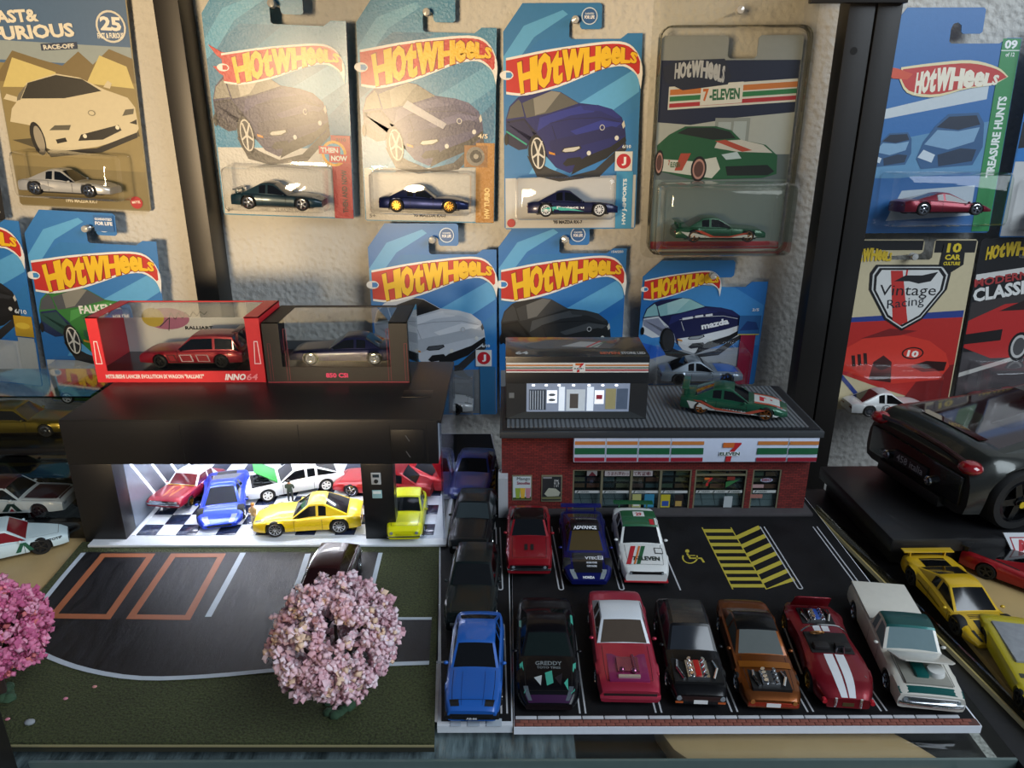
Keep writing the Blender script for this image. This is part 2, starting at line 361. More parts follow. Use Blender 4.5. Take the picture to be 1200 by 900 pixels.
DEF = dict(L=7.0, W=2.8, gc=0.30, wr=0.50, tr=0.20, tf=0.80, ww=0.42,
           top=[(0, .92), (.03, 1.10), (.25, 1.22), (.62, 1.18), (.92, .98), (.985, .85), (1, .70)],
           plan=[(0, .84), (.03, .92), (.2, 1), (.8, 1), (.95, .93), (1, .80)],
           cabin=(.10, .30, .50, .67, 1.95, .90, .70), rq=False, body='#8a1a1a', roof=None, glass=GLASS, style='five', rim=CHROME, mirror=True,
           head=('rect', .62, .62, .30, .14), tail=('#7a0d0d', .66, .62, .34, .16), grille=None, fbump=None, rbump=None, spoiler=None, plate=None, sill='#101012', metal=.25)
def car(name, label, loc=None, rz=0.0, mx=None, scale=1.0, group=None, cat='toy car', pitch=0.0, **kw):
    P = dict(DEF); P.update(kw); c = Car(); L, W = P['L'], P['W']
    if mx is None:
        mx = Matrix.Translation(Vector(loc)) @ Matrix.Rotation(rz, 4, 'Z') @ Matrix.Rotation(pitch, 4, 'Y')
    root = thing(name, label, cat, mx=mx @ Matrix.Scale(scale, 4), group=group)
    body = paint(P['body'], P['metal']) if isinstance(P['body'], str) else P['body']
    rf = body if P['roof'] is None else (paint(P['roof'], 0.05) if isinstance(P['roof'], str) else P['roof'])
    zs, wf = prof(P['top']), prof(P['plan']); gc, wr = P['gc'], P['wr']
    ax = [P['tr'], P['tf']]; AR = wr * 1.14; zc = wr
    def sec(t, i):
        u, f = SEC[i]; z = gc + (zs(t) - gc) * f; x = (t - .5) * L; hw = W / 2 * wf(t)
        for a in ax:
            dx = x - (a - .5) * L
            if abs(dx) < AR: z = max(z, min(zc + math.sqrt(AR * AR - dx * dx), zs(t) - .14) + .004 * i)
        return (x, hw * u, z)
    ts = sorted(set([i / 40 for i in range(41)] + [.01, .985] + [a + s_ * AR / L * k for a in ax for s_ in (-1, 1) for k in (.5, .8, .95, 1.0, 1.001)]))
    ns = len(SEC); ring = 2 * ns - 2; g = G(); vs = []
    for t in ts:
        half = [sec(t, i) for i in range(ns)]
        vs += half + [(x, -y, z) for x, y, z in half[1:-1]][::-1]
    fs = []
    for k in range(len(ts) - 1):
        for i in range(ring): fs.append((k * ring + i, (k + 1) * ring + i, (k + 1) * ring + (i + 1) % ring, k * ring + (i + 1) % ring)[::-1])
    fs += [tuple(range(ring))[::-1][::-1], tuple(range((len(ts) - 1) * ring, len(ts) * ring))[::-1]]
    g.add(vs, fs); c.body = part(root, 'body', g, body, 38)
    part(root, 'chassis', G().box(-L * .40, -W * .36, gc * .62, L * .40, W * .36, min(min(zs(q / 20) for q in range(2, 19)) - .12, .95)), BLK)
    def top(t, v, lift=0.0):
        z = None; a = abs(v)
        pts = [SEC[i] for i in range(6, ns)][::-1]
        for (u0, f0), (u1, f1) in zip(pts[:-1], pts[1:]):
            if a <= u1 + 1e-9: f = f0 + (f1 - f0) * (a - u0) / (u1 - u0); z = gc + (zs(t) - gc) * f; break
        if z is None: z = gc + (zs(t) - gc) * .9
        return ((t - .5) * L, W / 2 * wf(t) * v, z + lift)
    c.root, c.top, c.L, c.W, c.zs, c.wf, c.P = root, top, L, W, zs, wf, P
    # cabin with its windows
    if P['cabin']:
        t0, t1, t2, t3, zr, wb, wt = P['cabin']
        a0, a3 = .10 * (t1 - t0), .07 * (t3 - t2); b1, b2 = .10 * (t1 - t0), .10 * (t3 - t2); tb = t1 + (t2 - t1) * .45
        st = [t0, t0 + a0, (t0 + t1) / 2, t1 - b1, t1, tb - .012, tb + .012, t2, t2 + b2, (t2 + t3) / 2, t3 - a3, t3]
        def cs(t):
            h = min(max((t - t0) / (t1 - t0), 0), 1) if t < t1 else (1 if t <= t2 else min(max((t3 - t) / (t3 - t2), 0), 1))
            tm = (t1 + t2) / 2; bz = top(t, wb)[2] - .03; ct = top(t, 0)[2] - .03
            R_ = zr - .05 * ((t - tm) / max(t2 - tm, .05)) ** 2 if t1 <= t <= t2 else zr - .05
            z = bz + (R_ - bz) * h; zce = ct + (R_ - ct) * h; hb = W / 2 * wf(t) * wb; he = hb + (W / 2 * wt - hb) * h; x = (t - .5) * L
            return [(x, hb, bz - .12), (x, hb, bz), (x, hb + (he - hb) * .12, bz + (z - bz) * .12), (x, hb + (he - hb) * .84, bz + (z - bz) * .84), (x, he, z - .03 * h), (x, he * .88, z + (zce - z) * .3 + .01 * h), (x, he * .45, z + (zce - z) * .8 + .03 * h), (x, 0, zce + .04 * h)]
        gs = {k: G() for k in ('cabin', 'roof', 'windshield', 'rear_window', 'l', 'r')}
        rows = [cs(t) for t in st]
        for i in range(len(st) - 1):
            for k in range(7):
                q = [rows[i][k], rows[i + 1][k], rows[i + 1][k + 1], rows[i][k + 1]]
                tm = (st[i] + st[i + 1]) / 2
                key = 'cabin'
                if k >= 5 and t2 + b2 < tm < t3 - a3: key = 'windshield'
                elif k >= 5 and t0 + a0 < tm < t1 - b1: key = 'rear_window'
                elif k == 2 and (t1 - b1 < tm < t3 - a3 or (P['rq'] and t0 + a0 + .001 < tm)) and not abs(tm - tb) < .011 and not (P['rq'] and t1 - b1 < tm < t1): key = 'side'
                elif k >= 4 and t1 - b1 < tm < t2 + b2: key = 'roof'
                m = [(x, -y, z) for x, y, z in q]
                ga, gb = (gs['l'], gs['r']) if key == 'side' else (gs[key], gs[key])
                ga.add(q, [(0, 1, 2, 3)]); gb.add(m, [(3, 2, 1, 0)])
        cabm = body if not P.get('pillar') else P['pillar']
        def weld(gg):
            mp = {}; nv = []; ix = []
            for v in gg.v:
                kk = (round(v[0], 4), round(v[1], 4), round(v[2], 4))
                if kk not in mp: mp[kk] = len(nv); nv.append(v)
                ix.append(mp[kk])
            o = G(); o.v = nv
            for f in gg.f:
                q = []
                for i in f:
                    if ix[i] not in q: q.append(ix[i])
                if len(q) > 2: o.f.append(tuple(q)); o.m.append(0)
            return o
        for k, nm in (('cabin', 'cabin'), ('roof', 'roof'), ('windshield', 'windshield'), ('rear_window', 'rear_window'), ('l', 'side_window'), ('r', 'side_window')):
            if gs[k].f: part(root, nm, weld(gs[k]), rf if k == 'roof' else cabm if k == 'cabin' else P['glass'], 30)
        c.cs = cs
        if P['mirror']:
            for s_ in (1, -1):
                x, y, z = top(t3 - .05, .93)
                part(root, 'mirror', G().ball((x, s_ * (W / 2 + .06), z + .12), (.10, .13, .08), 8, 5), body, 50)
    # wheels
    ty, rm = wheel_meshes(wr, P['ww'], P['style'], P['rim'])
    for a in ax:
        for s_ in (1, -1):
            wo = link('wheel', ty, root, ((a - .5) * L, s_ * (W / 2 * min(1, wf(a)) - P['ww'] / 2 + .0), wr), (0, 0, 0 if s_ > 0 else math.pi))
            link('rim', rm, wo)
    # lamps, grille, bumpers
    if P['head']:
        kind, yo, zf, wd, ht = P['head'][:5]; hc = P['head'][5] if len(P['head']) > 5 else mat('#8f999e', .12, .2, .8)
        for s_ in (1, -1):
            x = L / 2; z = gc + (zs(.97) - gc) * zf; y = s_ * yo * W / 2 * .92
            if kind == 'rect': part(root, 'headlight', G().cbox((x - .06, y, z), (.2, wd, ht)), hc, bev=.03)
            elif kind == 'round': part(root, 'headlight', G().cyl((x - .15, y, z), (x + .04, y, z), ht * .75, ht * .7, 14), hc, 40)
            else:   # sweeping lamp let into the wing
                tt = [.90, .93, .96, .985]; gg = G(); vv = []
                for t in tt:
                    for v in (yo - wd / 2, yo + wd / 2): p = top(t, v, .012); vv.append((p[0], s_ * p[1], p[2]))
                gg.add(vv, [(2 * i, 2 * i + 2, 2 * i + 3, 2 * i + 1) if s_ < 0 else (2 * i, 2 * i + 1, 2 * i + 3, 2 * i + 2) for i in range(3)]); part(root, 'headlight', gg, hc, 40)
    if P['tail']:
        tc_, yo, zf, wd, ht = P['tail'][:5]; rd = len(P['tail']) > 5
        for s_ in (1, -1):
            x = -L / 2; z = gc + (zs(.02) - gc) * zf; y = s_ * yo * W / 2 * .92
            if rd: part(root, 'taillight', G().cyl((x + .12, y, z), (x - .05, y, z), ht, ht * .9, 14), mat(tc_, .15, 0, .8), 40)
            else: part(root, 'taillight', G().cbox((x + .06, y, z), (.2, wd, ht)), mat(tc_, .15, 0, .8), bev=.03)
    if P['grille']:
        gm, wd, zf, ht = P['grille']; z = gc + (zs(.97) - gc) * zf
        part(root, 'grille', G().cbox((L / 2 - .05, 0, z), (.16, wd, ht)), gm, bev=.02)
    for key, sg in (('fbump', 1), ('rbump', -1)):
        if P[key]:
            bm_, z, ht, ex = P[key]; t = 1 if sg > 0 else 0; hw = W / 2 * .93
            part(root, 'bumper', G().prism([(sg * (L / 2 - .25), -hw), (sg * (L / 2 + ex * .4), -hw), (sg * (L / 2 + ex), -hw * .6), (sg * (L / 2 + ex), hw * .6), (sg * (L / 2 + ex * .4), hw), (sg * (L / 2 - .25), hw)], z - ht / 2, z + ht / 2), bm_, bev=.04)
    if P['plate']:
        x = L / 2 + .03 if P['plate'] == 'f' else -L / 2 - .03
        if P['fbump'] and P['plate'] == 'f': x += P['fbump'][3]
        part(root, 'licence_plate', G().cbox((x, 0, gc + .18), (.03, .62, .2)), WHITE)
    if P['spoiler']:
        sm, t, h, wd = P['spoiler']; x, _, z = top(t, 0); sg = G().box(x - .25, -W / 2 * wd, z + h, x + .2, W / 2 * wd, z + h + .07)
        for s_ in (1, -1): sg.box(x - .12, s_ * W / 2 * wd * .7 - .04, z - .05, x + .1, s_ * W / 2 * wd * .7 + .04, z + h)
        part(root, 'spoiler', sg, paint(sm, .2) if isinstance(sm, str) else sm, bev=.02)
    def surf(x, y, lift):          # print on the bonnet and boot: x across the car, y along it (0 rear .. 1 front)
        return top(y, x, lift)
    def canvas(): return Canvas(root, .02, .002, surf)
    def patch(nm, t0_, t1_, v0, v1, m, lift=.012):
        gg = G(); n = 10; vv = []
        for i in range(n + 1):
            for j in range(7): vv.append(top(t0_ + (t1_ - t0_) * i / n, v0 + (v1 - v0) * j / 6, lift))
        gg.add(vv, [(i * 7 + j, (i + 1) * 7 + j, (i + 1) * 7 + j + 1, i * 7 + j + 1) for i in range(n) for j in range(6)]); return part(root, nm, gg, m, 40)
    def rpatch(nm, v0, v1, m, seg=None, lift=.01):    # a band over the roof
        tA, tB = (P['cabin'][1], P['cabin'][2]) if seg is None else seg
        gg = G(); vv = []
        for i in range(6):
            t = tA + (tB - tA) * i / 5; row = cs(t)
            for j in range(5):
                v = v0 + (v1 - v0) * j / 4; y = v * row[4][1]; a = abs(y); z = row[7][2] + (row[5][2] - row[7][2]) * (a / max(row[5][1], .01)) ** 2
                vv.append((row[7][0], y, z + lift))
        gg.add(vv, [(i * 5 + j, (i + 1) * 5 + j, (i + 1) * 5 + j + 1, i * 5 + j + 1) for i in range(5) for j in range(4)]); return part(root, nm, gg, m, 40)
    def side_text(txt, t0_, z0, z1, t1_, col, sg=-1, bold=.04):
        cv = Canvas(root, .012, .002, lambda x, y, l: ((x - .5) * L, sg * (W / 2 * wf(x) + l), y))
        if sg < 0: cv.text(txt, t0_, z0, t1_, z1, col, bold)
        else: cv.text(txt, t1_, z0, t0_, z1, col, bold)
        return cv.flush('side_lettering')
    def side_poly(pts, col, sg=-1, lift=.008):
        cv = Canvas(root, lift, .002, lambda x, y, l: ((x - .5) * L, sg * (W / 2 * wf(x) + l), y)); cv.poly(pts, col); return cv.flush('side_graphic')
    if P['cabin']:
        t0, t1, t2, t3 = P['cabin'][:4]; sm_ = G()
        def seam(pa, pb, w_):
            sm_.add([pa, pb, (pb[0] + w_[0], pb[1] + w_[1], pb[2] + w_[2]), (pa[0] + w_[0], pa[1] + w_[1], pa[2] + w_[2])], [(0, 1, 2, 3)])
        for v in (-.74, .74):
            tt = [t3 + .015 + (.93 - t3 - .015) * i / 8 for i in range(9)]
            for a, b in zip(tt[:-1], tt[1:]): seam(top(a, v, .007), top(b, v, .007), (0, .022, 0))
        vv_ = [-.74 + 1.48 * i / 8 for i in range(9)]
        for a, b in zip(vv_[:-1], vv_[1:]): seam(top(.93, a, .008), top(.93, b, .008), (.022, 0, 0))
        for s_ in (1, -1):
            for t in (t3 - .03, t1 + (t2 - t1) * .1):
                zz_ = [gc + .08 + (zs(t) - .1 - gc - .08) * i / 4 for i in range(5)]; hw_ = W / 2 * wf(t) + .004
                for a, b in zip(zz_[:-1], zz_[1:]): seam(((t - .5) * L, s_ * hw_, a), ((t - .5) * L, s_ * hw_, b), (.025, 0, 0))
        tag(part(root, 'panel_seam', sm_, mat('#070707', .7)), kind='stuff')
    c.canvas, c.patch, c.rpatch, c.side_text, c.side_poly = canvas, patch, rpatch, side_text, side_poly
    return c
def hood_text(c, txt, t0, t1, v0, v1, col, bold=.05, rear=False):
    """lettering on the bonnet that reads for someone in front of the car"""
    cv = c.canvas(); vs, fs, _ = glyphs(txt, bold)
    out = [(v0 + (v1 - v0) * u, t1 - (t1 - t0) * v) for u, v in vs] if not rear else [(v1 - (v1 - v0) * u, t0 + (t1 - t0) * v) for u, v in vs]
    cv.raw(out, fs, col); return cv.flush('lettering')
def roof_text(c, txt, tA, tB, v0, v1, col, bold=.04):
    g = G(); vs, fs, _ = glyphs(txt, bold); pts = []
    for u, v in vs:
        t = tB - (tB - tA) * v; row = c.cs(t); y = (v0 + (v1 - v0) * u) * row[4][1]; a = abs(y)
        pts.append((row[7][0], y, row[7][2] + (row[5][2] - row[7][2]) * (a / max(row[5][1], .01)) ** 2 + .016))
    g.add(pts, fs); return part(c.root, 'lettering', g, prt(col))
def engine(c, t0, t1, wv, m=CHROME, accent='#b01515'):
    """open engine bay: dark tray, block, two rows of intake stacks, hoses"""
    L, W = c.L, c.W; x0, x1 = (t0 - .5) * L, (t1 - .5) * L; hw = W / 2 * wv; z = c.zs((t0 + t1) / 2)
    part(c.root, 'engine_bay', G().box(x0, -hw, z - .1, x1, hw, z + .052), mat('#070708', .6))
    e = G().box(x0 + .25, -hw * .45, z, x1 - .2, hw * .45, z + .16)
    for i in range(4):
        xx = x0 + .32 + (x1 - x0 - .6) * i / 3
        for s_ in (1, -1): e.cyl((xx, s_ * hw * .22, z + .15), (xx, s_ * hw * .3, z + .34), .07, .10, 10)
    for s_ in (1, -1): e.tube([(x0 + .2, s_ * hw * .75, z + .08), ((x0 + x1) / 2, s_ * hw * .82, z + .16), (x1 - .15, s_ * hw * .6, z + .1)], .07, 8)
    eo = part(c.root, 'engine', e, m, 40)
    part(eo, 'rocker_cover', G().box(x0 + .3, -hw * .12, z + .15, x1 - .25, hw * .12, z + .24), mat(accent, .3), bev=.02)
def panel(c, name, t, tilt, wv, ln, m):
    """hinged lid standing open: hinge line at t, tilt in degrees from flat, opening away from the bay"""
    L, W = c.L, c.W; x, _, z = c.top(t, 0); hw = W / 2 * wv
    pts = [(0, -hw), (ln * .9, -hw * .95), (ln, -hw * .8), (ln, hw * .8), (ln * .9, hw * .95), (0, hw)]
    o = part(c.root, name, G().prism(pts, 0, .06), m, bev=.02, loc=(x, 0, z + .02), rot=(0, -R(tilt), 0)); return o
# body types -------------------------------------------------------
RX7 = dict(L=7.1, W=2.75, gc=.28, wr=.54, tr=.2, tf=.79, top=[(0, 1.02), (.04, 1.18), (.25, 1.24), (.6, 1.14), (.8, 1.12), (.92, 1.0), (.98, .88), (1, .74)],
           plan=[(0, .78), (.05, .92), (.2, 1), (.45, .95), (.78, .99), (.92, .93), (.98, .80), (1, .66)], cabin=(.10, .34, .47, .64, 2.02, .86, .62), head=('sweep', .68, .6, .2, .1), tail=('#6a0c0c', .6, .6, .5, .16))
COUPE = dict(L=7.0, W=2.75, gc=.3, wr=.48, tr=.2, tf=.8, top=[(0, .95), (.03, 1.15), (.22, 1.2), (.62, 1.12), (.93, .95), (.985, .82), (1, .66)], cabin=(.13, .30, .47, .64, 1.85, .88, .68))
SUPER = dict(L=7.0, W=3.0, gc=.24, wr=.5, tr=.2, tf=.8, top=[(0, 1.0), (.05, 1.2), (.22, 1.22), (.5, 1.05), (.68, .92), (.8, .95), (.93, .7), (1, .45)], plan=[(0, .82), (.05, .95), (.2, 1), (.45, .93), (.78, .98), (.93, .9), (1, .66)], cabin=(.12, .40, .52, .74, 1.72, .82, .55), head=('sweep', .7, .6, .22, .1))
MUSCLE = dict(L=7.4, W=2.9, gc=.34, wr=.5, tr=.21, tf=.80, top=[(0, .98), (.02, 1.2), (.25, 1.3), (.62, 1.22), (.95, 1.12), (.99, 1.02), (1, .92)], plan=[(0, .9), (.03, .95), (.2, 1), (.8, 1), (.96, .95), (1, .9)], cabin=(.14, .28, .46, .61, 2.0, .88, .68), grille=(BLKG, 2.2, .62, .28), head=None, fbump=(CHROME, .62, .14, .06), tail=('#7a0d0d', .5, .7, 1.0, .14))
HATCH = dict(L=6.5, W=2.6, gc=.3, wr=.46, tr=.2, tf=.79, top=[(0, 1.0), (.03, 1.2), (.25, 1.26), (.62, 1.2), (.94, 1.05), (.985, .95), (1, .78)], cabin=(.04, .20, .48, .63, 2.05, .89, .70), rq=True, grille=(BLK, 1.9, .42, .2))
SEDAN = dict(L=7.2, W=2.8, gc=.32, wr=.48, tr=.2, tf=.8, top=[(0, 1.0), (.02, 1.25), (.25, 1.3), (.62, 1.26), (.95, 1.12), (.99, 1.0), (1, .85)], cabin=(.16, .27, .50, .63, 2.05, .89, .72))
SLICE = [(0, 0)]
# ------------------------------------------------------------------ the setting
YW = 64.0
def struct(name, g, m, **k): o = part(None, name, g, m, **k); o['kind'] = 'structure'; return o
struct('wall_back', G().box(-110, YW, -60, 110, YW + 3, 110), STUCCO)
POSTC = mat('#242220', 0.4, 0.25, bump=0.03, bscale=900)
def post(label, pxl, y0, wd, dp, hole=False):
    p = aty(pxl[0], pxl[1], y0)
    t = thing('shelf_post', label, 'shelf post', (p.x, y0, -40), group='black metal shelf uprights')
    part(t, 'upright', G().box(0, 0, 0, wd, dp, 110), POSTC, bev=.08)
    for k in ((69.9,) if hole else ()): part(t, 'bolt_hole', G().cyl((wd * .4, -.012, k), (wd * .4, .02, k), .27, .27, 14), mat('#030303', .8))
    return t, p
post('black metal shelf upright standing between the two cream-coloured packs at the upper left', (179, 5), 61.0, 1.9, 2.9)
post('black metal shelf upright beside the clear case pack with the green striped car', (991, 40), 58.7, 1.9, 1.8, True)
pr, pq = post('black metal shelf upright half covering the blue pack with the green side strip', (1024, 40), 58.7, 1.8, 1.8)
br = thing('post_bracket', 'black metal bracket joining the two uprights at the top', 'bracket', (0, 0, 0))
a = aty(948, 4, 58.4)
part(br, 'bracket_plate', G().box(a.x, 58.1, a.z, a.x + 6.9, 58.65, a.z + 3), POSTC, bev=.08)
part(br, 'screw', G().cyl((a.x + 4.2, 58.0, a.z + .9), (a.x + 4.2, 58.12, a.z + .9), .3, .3, 12), GUN, 40)
p = atz(21, 898, 0)
t = thing('front_post', 'black metal upright at the lower left corner beside the turf board', 'shelf post', (p.x - 2.0, p.y - 1.9, -30))
part(t, 'upright', G().box(0, 0, 0, 2.0, 1.9, 80), POSTC, bev=.08)
struct('unseen_shade_shelf', G().box(-62, 33, 42, 29, YW - .3, 43.5), mat('#1b1a1a', .6), bev=.05)  # shelf added out of view to shade the upper wall from the daylight
# glass shelf, rails, lower shelf
gs = thing('glass_shelf', 'clear glass shelf pane under the model car park', 'shelf', (0, 0, 0))
part(gs, 'pane', G().box(-27, 24.0, -.62, 21.6, 52.5, -.14), clear('#f0f4f2', .55, .03))
part(gs, 'polished_edge', G().box(-20.4, 23.86, -.62, 21.6, 23.99, -.14), mat('#5a6b68', .25, 0, .5))
t = thing('side_rail', 'black shelf rail running beside the right edge of the car park', 'shelf rail', (0, 0, 0))
part(t, 'rail_board', G().prism([(21.62, 21), (25.2, 21), (24.0, 36), (23.0, 48), (21.0, 48), (21.62, 40)], -1.2, -.16), mat('#17171a', .5, bump=.1), bev=.05)
tag(part(None, 'lower_shelf', G().box(-60, 12, -2.8, 21.6, 50, -1.72), mat('#1a1a1c', .6)), 'dark lower shelf board beneath the glass', 'shelf')
tag(part(None, 'fabric_mat', G().box(-24, 23.6, -1.6, 2.9, 40, -.66), FABRIC, bev=.2), 'grey-blue brushed fabric mat lying under the glass at the front', 'mat')
slab = [(6.6, 26.5), (7.2, 25.0), (8.4, 23.7), (18.6, 23.6), (19.0, 24.2), (18.2, 25.2), (17.0, 26.4)]  # rounded beige slab and dark round piece, unidentified, set under the glass
tag(part(None, 'beige_slab', G().prism(slab, -1.7, -.68), mat('#d8b084', .7, var=.3, scale=18), bev=.3), 'rounded beige pad lying under the glass at the front', 'slab')
g = G().lathe([(.001, .9), (.9, .9), (1.0, .5), (.9, 0), (.001, 0)], 26, 'z', c=(20.1, 23.9, -1.6))
tag(part(None, 'dark_piece', g, mat('#15130f', .5), 40), 'dark round object beside the beige pad under the glass', 'piece')

# ------------------------------------------------------------------ hanging card packs
def pose(x, y, z, lean=0, yaw=0, roll=0):
    return Matrix.Translation((x, y, z)) @ Matrix.Rotation(R(yaw), 4, 'Z') @ Matrix.Rotation(R(90 + lean), 4, 'X') @ Matrix.Rotation(R(roll), 4, 'Z')
INCARD = Matrix(((1, 0, 0, 0), (0, 0, 1, 0), (0, -1, 0, 0), (0, 0, 0, 1)))
STD = [(.15, 0), (10.65, 0), (10.8, .15), (10.8, 14.85), (9.65, 14.85), (9.1, 14.45), (5.3, 14.45), (5.12, 14.6), (5.12, 15.5), (5.25, 15.85), (5.6, 15.95), (5.9, 15.75), (5.95, 15.3), (6.1, 15.15), (7.45, 15.15), (7.62, 15.3), (7.62, 16.85), (7.45, 17.0), (1.5, 17.0), (0, 15.0), (0, .15)]
SHORT = [(.15, 0), (10.65, 0), (10.8, .15), (10.8, 9.6), (9.4, 9.6), (8.9, 9.15), (5.6, 9.15), (5.3, 9.3), (5.3, 10.3), (5.6, 10.6), (6.0, 10.4), (6.1, 10.0), (7.6, 10.0), (7.8, 10.2), (7.8, 11.3), (7.6, 11.5), (1.5, 11.5), (0, 10.1), (0, .15)]
PREM = [(.2, 0), (10.4, 0), (10.6, .2), (10.6, 15.8), (10.4, 16), (7.4, 16), (7.2, 15.8), (7.2, 14.6), (7.0, 14.4), (5.2, 14.4), (5.0, 14.6), (5.0, 15.8), (4.8, 16), (.2, 16), (0, 15.8), (0, .2)]
def pack(label, ps, outline, base, w=10.8, gl=False, group='hanging car packs', name='car_pack'):
    M = pose(*ps); t = thing(name, label, 'toy pack', mx=M, group=group)
    part(t, 'card', G().prism([(x - w / 2, y) for x, y in outline], -.06, 0), prt(base, gl))
    cv = Canvas(t, .003, gl=gl); cv.tr = lambda x, y: (x - w / 2, y)
    return t, cv, M
def blister(t, x0, y0, x1, y1, d, w=10.8, m=CLR, bevel=.35, flange=.25):
    x0 -= w / 2; x1 -= w / 2; g = G()
    def ring(i, z, r): 
        a = []
        for cx, cy, s in ((x0 + i + r, y0 + i + r, 180), (x1 - i - r, y0 + i + r, 270), (x1 - i - r, y1 - i - r, 0), (x0 + i + r, y1 - i - r, 90)):
            for k in range(4): q = R(s + k * 30); a.append((cx + r * math.cos(q), cy + r * math.sin(q), z))
        return a
    rs = [ring(-flange, .05, .3), ring(0, .07, .3), ring(.06, d * .5, .3), ring(.12, d - bevel, .3), ring(.12 + bevel * .35, d - bevel * .3, .3), ring(.12 + bevel, d, .3)]
    n = 16; vs = sum(rs, [])
    fs = [(k * n + i, k * n + (i + 1) % n, (k + 1) * n + (i + 1) % n, (k + 1) * n + i) for k in range(len(rs) - 1) for i in range(n)] + [tuple(range(5 * n, 6 * n))]
    g.add(vs, fs); return part(t, 'blister', g, m, 30)
def in_pack(M, x, y, z=1.55, w=10.8, turn=0.0): return M @ Matrix.Translation((x - w / 2, y, z)) @ INCARD @ Matrix.Rotation(turn, 4, 'Z')
def pin(ps, x, y, w, label):
    M = pose(*ps); c = M @ Vector((x - w / 2, y, 0)); t = thing('push_pin', label, 'push pin', (c.x, YW, c.z), group='push pins in the wall')
    ln = YW - c.y + .5
    part(t, 'shaft', G().cyl((0, 0, 0), (0, -ln, 0), .06, .06, 8), CHROME)
    part(t, 'head', G().lathe([(.001, -ln - .5), (.26, -ln - .45), (.3, -ln - .3), (.16, -ln - .15), (.16, -ln + .05), (.28, -ln + .15), (.001, -ln + .15)], 14, 'y'), mat('#cfcdc6', .12, .3, .8), 40)
def cc(px, py): return ((px - 340) * .02045, (845 - py) * .02045)      # measured on the middle pack
def pts(s): return [tuple(map(float, q.split(','))) for q in s.split()]
LOGO_T = pts('350,205 420,192 500,177 600,163 720,149 790,149 830,165 858,200 873,250 868,318')
LOGO_B = pts('868,318 855,275 830,250 790,235 720,246 640,276 560,306 480,328 410,340 350,334')
TXT_T = pts('392,222 480,192 560,178 640,170 720,164 790,168 852,192')
TXT_B = pts('405,334 480,316 560,296 640,268 720,244 790,226 848,226')
HW = [('H', 1.25), ('O', .95), ('t', .75), ('W', 1.45), ('H', 1.1), ('e', .8), ('e', .75), ('L', .75), ('S', .7)]
def hw_logo(cv, f=lambda x, y: (x, y), red='#c42a26', yel='#f0c11e', notch='#3d8cc8', white='#e9e9e6'):
    sv = cv.tr; cv.tr = lambda x, y: sv(*f(*cc(x, y)))
    T, B = sample(LOGO_T, 22), sample(LOGO_B, 22); cv.poly(T + B[1:], white)
    ins = lambda p, dy: [(min(x, 862), y + dy) for x, y in p]
    T2, B2 = ins(sample(LOGO_T[:-1], 20), 9), ins(sample(LOGO_B[1:], 20), -9); cv.poly(T2 + B2, red)
    cv.ell(352, 266, 26, 17, white); cv.poly(pts('350,256 368,256 375,266 368,276 350,276'), notch)
    cv.env(HW, curve([(x, y - 3) for x, y in TXT_T]), curve([(x, y + 3) for x, y in TXT_B]), '#8a1814', .042, .0, (-.08, -.04, 0, .04, .08))
    cv.env(HW, curve(TXT_T), curve(TXT_B), yel, .075, .03)
    cv.tr = sv; cv.flush('logo')
def mix(a, b, t): return '#' + ''.join('%02x' % round(int(a[i:i + 2], 16) * (1 - t) + int(b[i:i + 2], 16) * t) for i in (1, 3, 5))
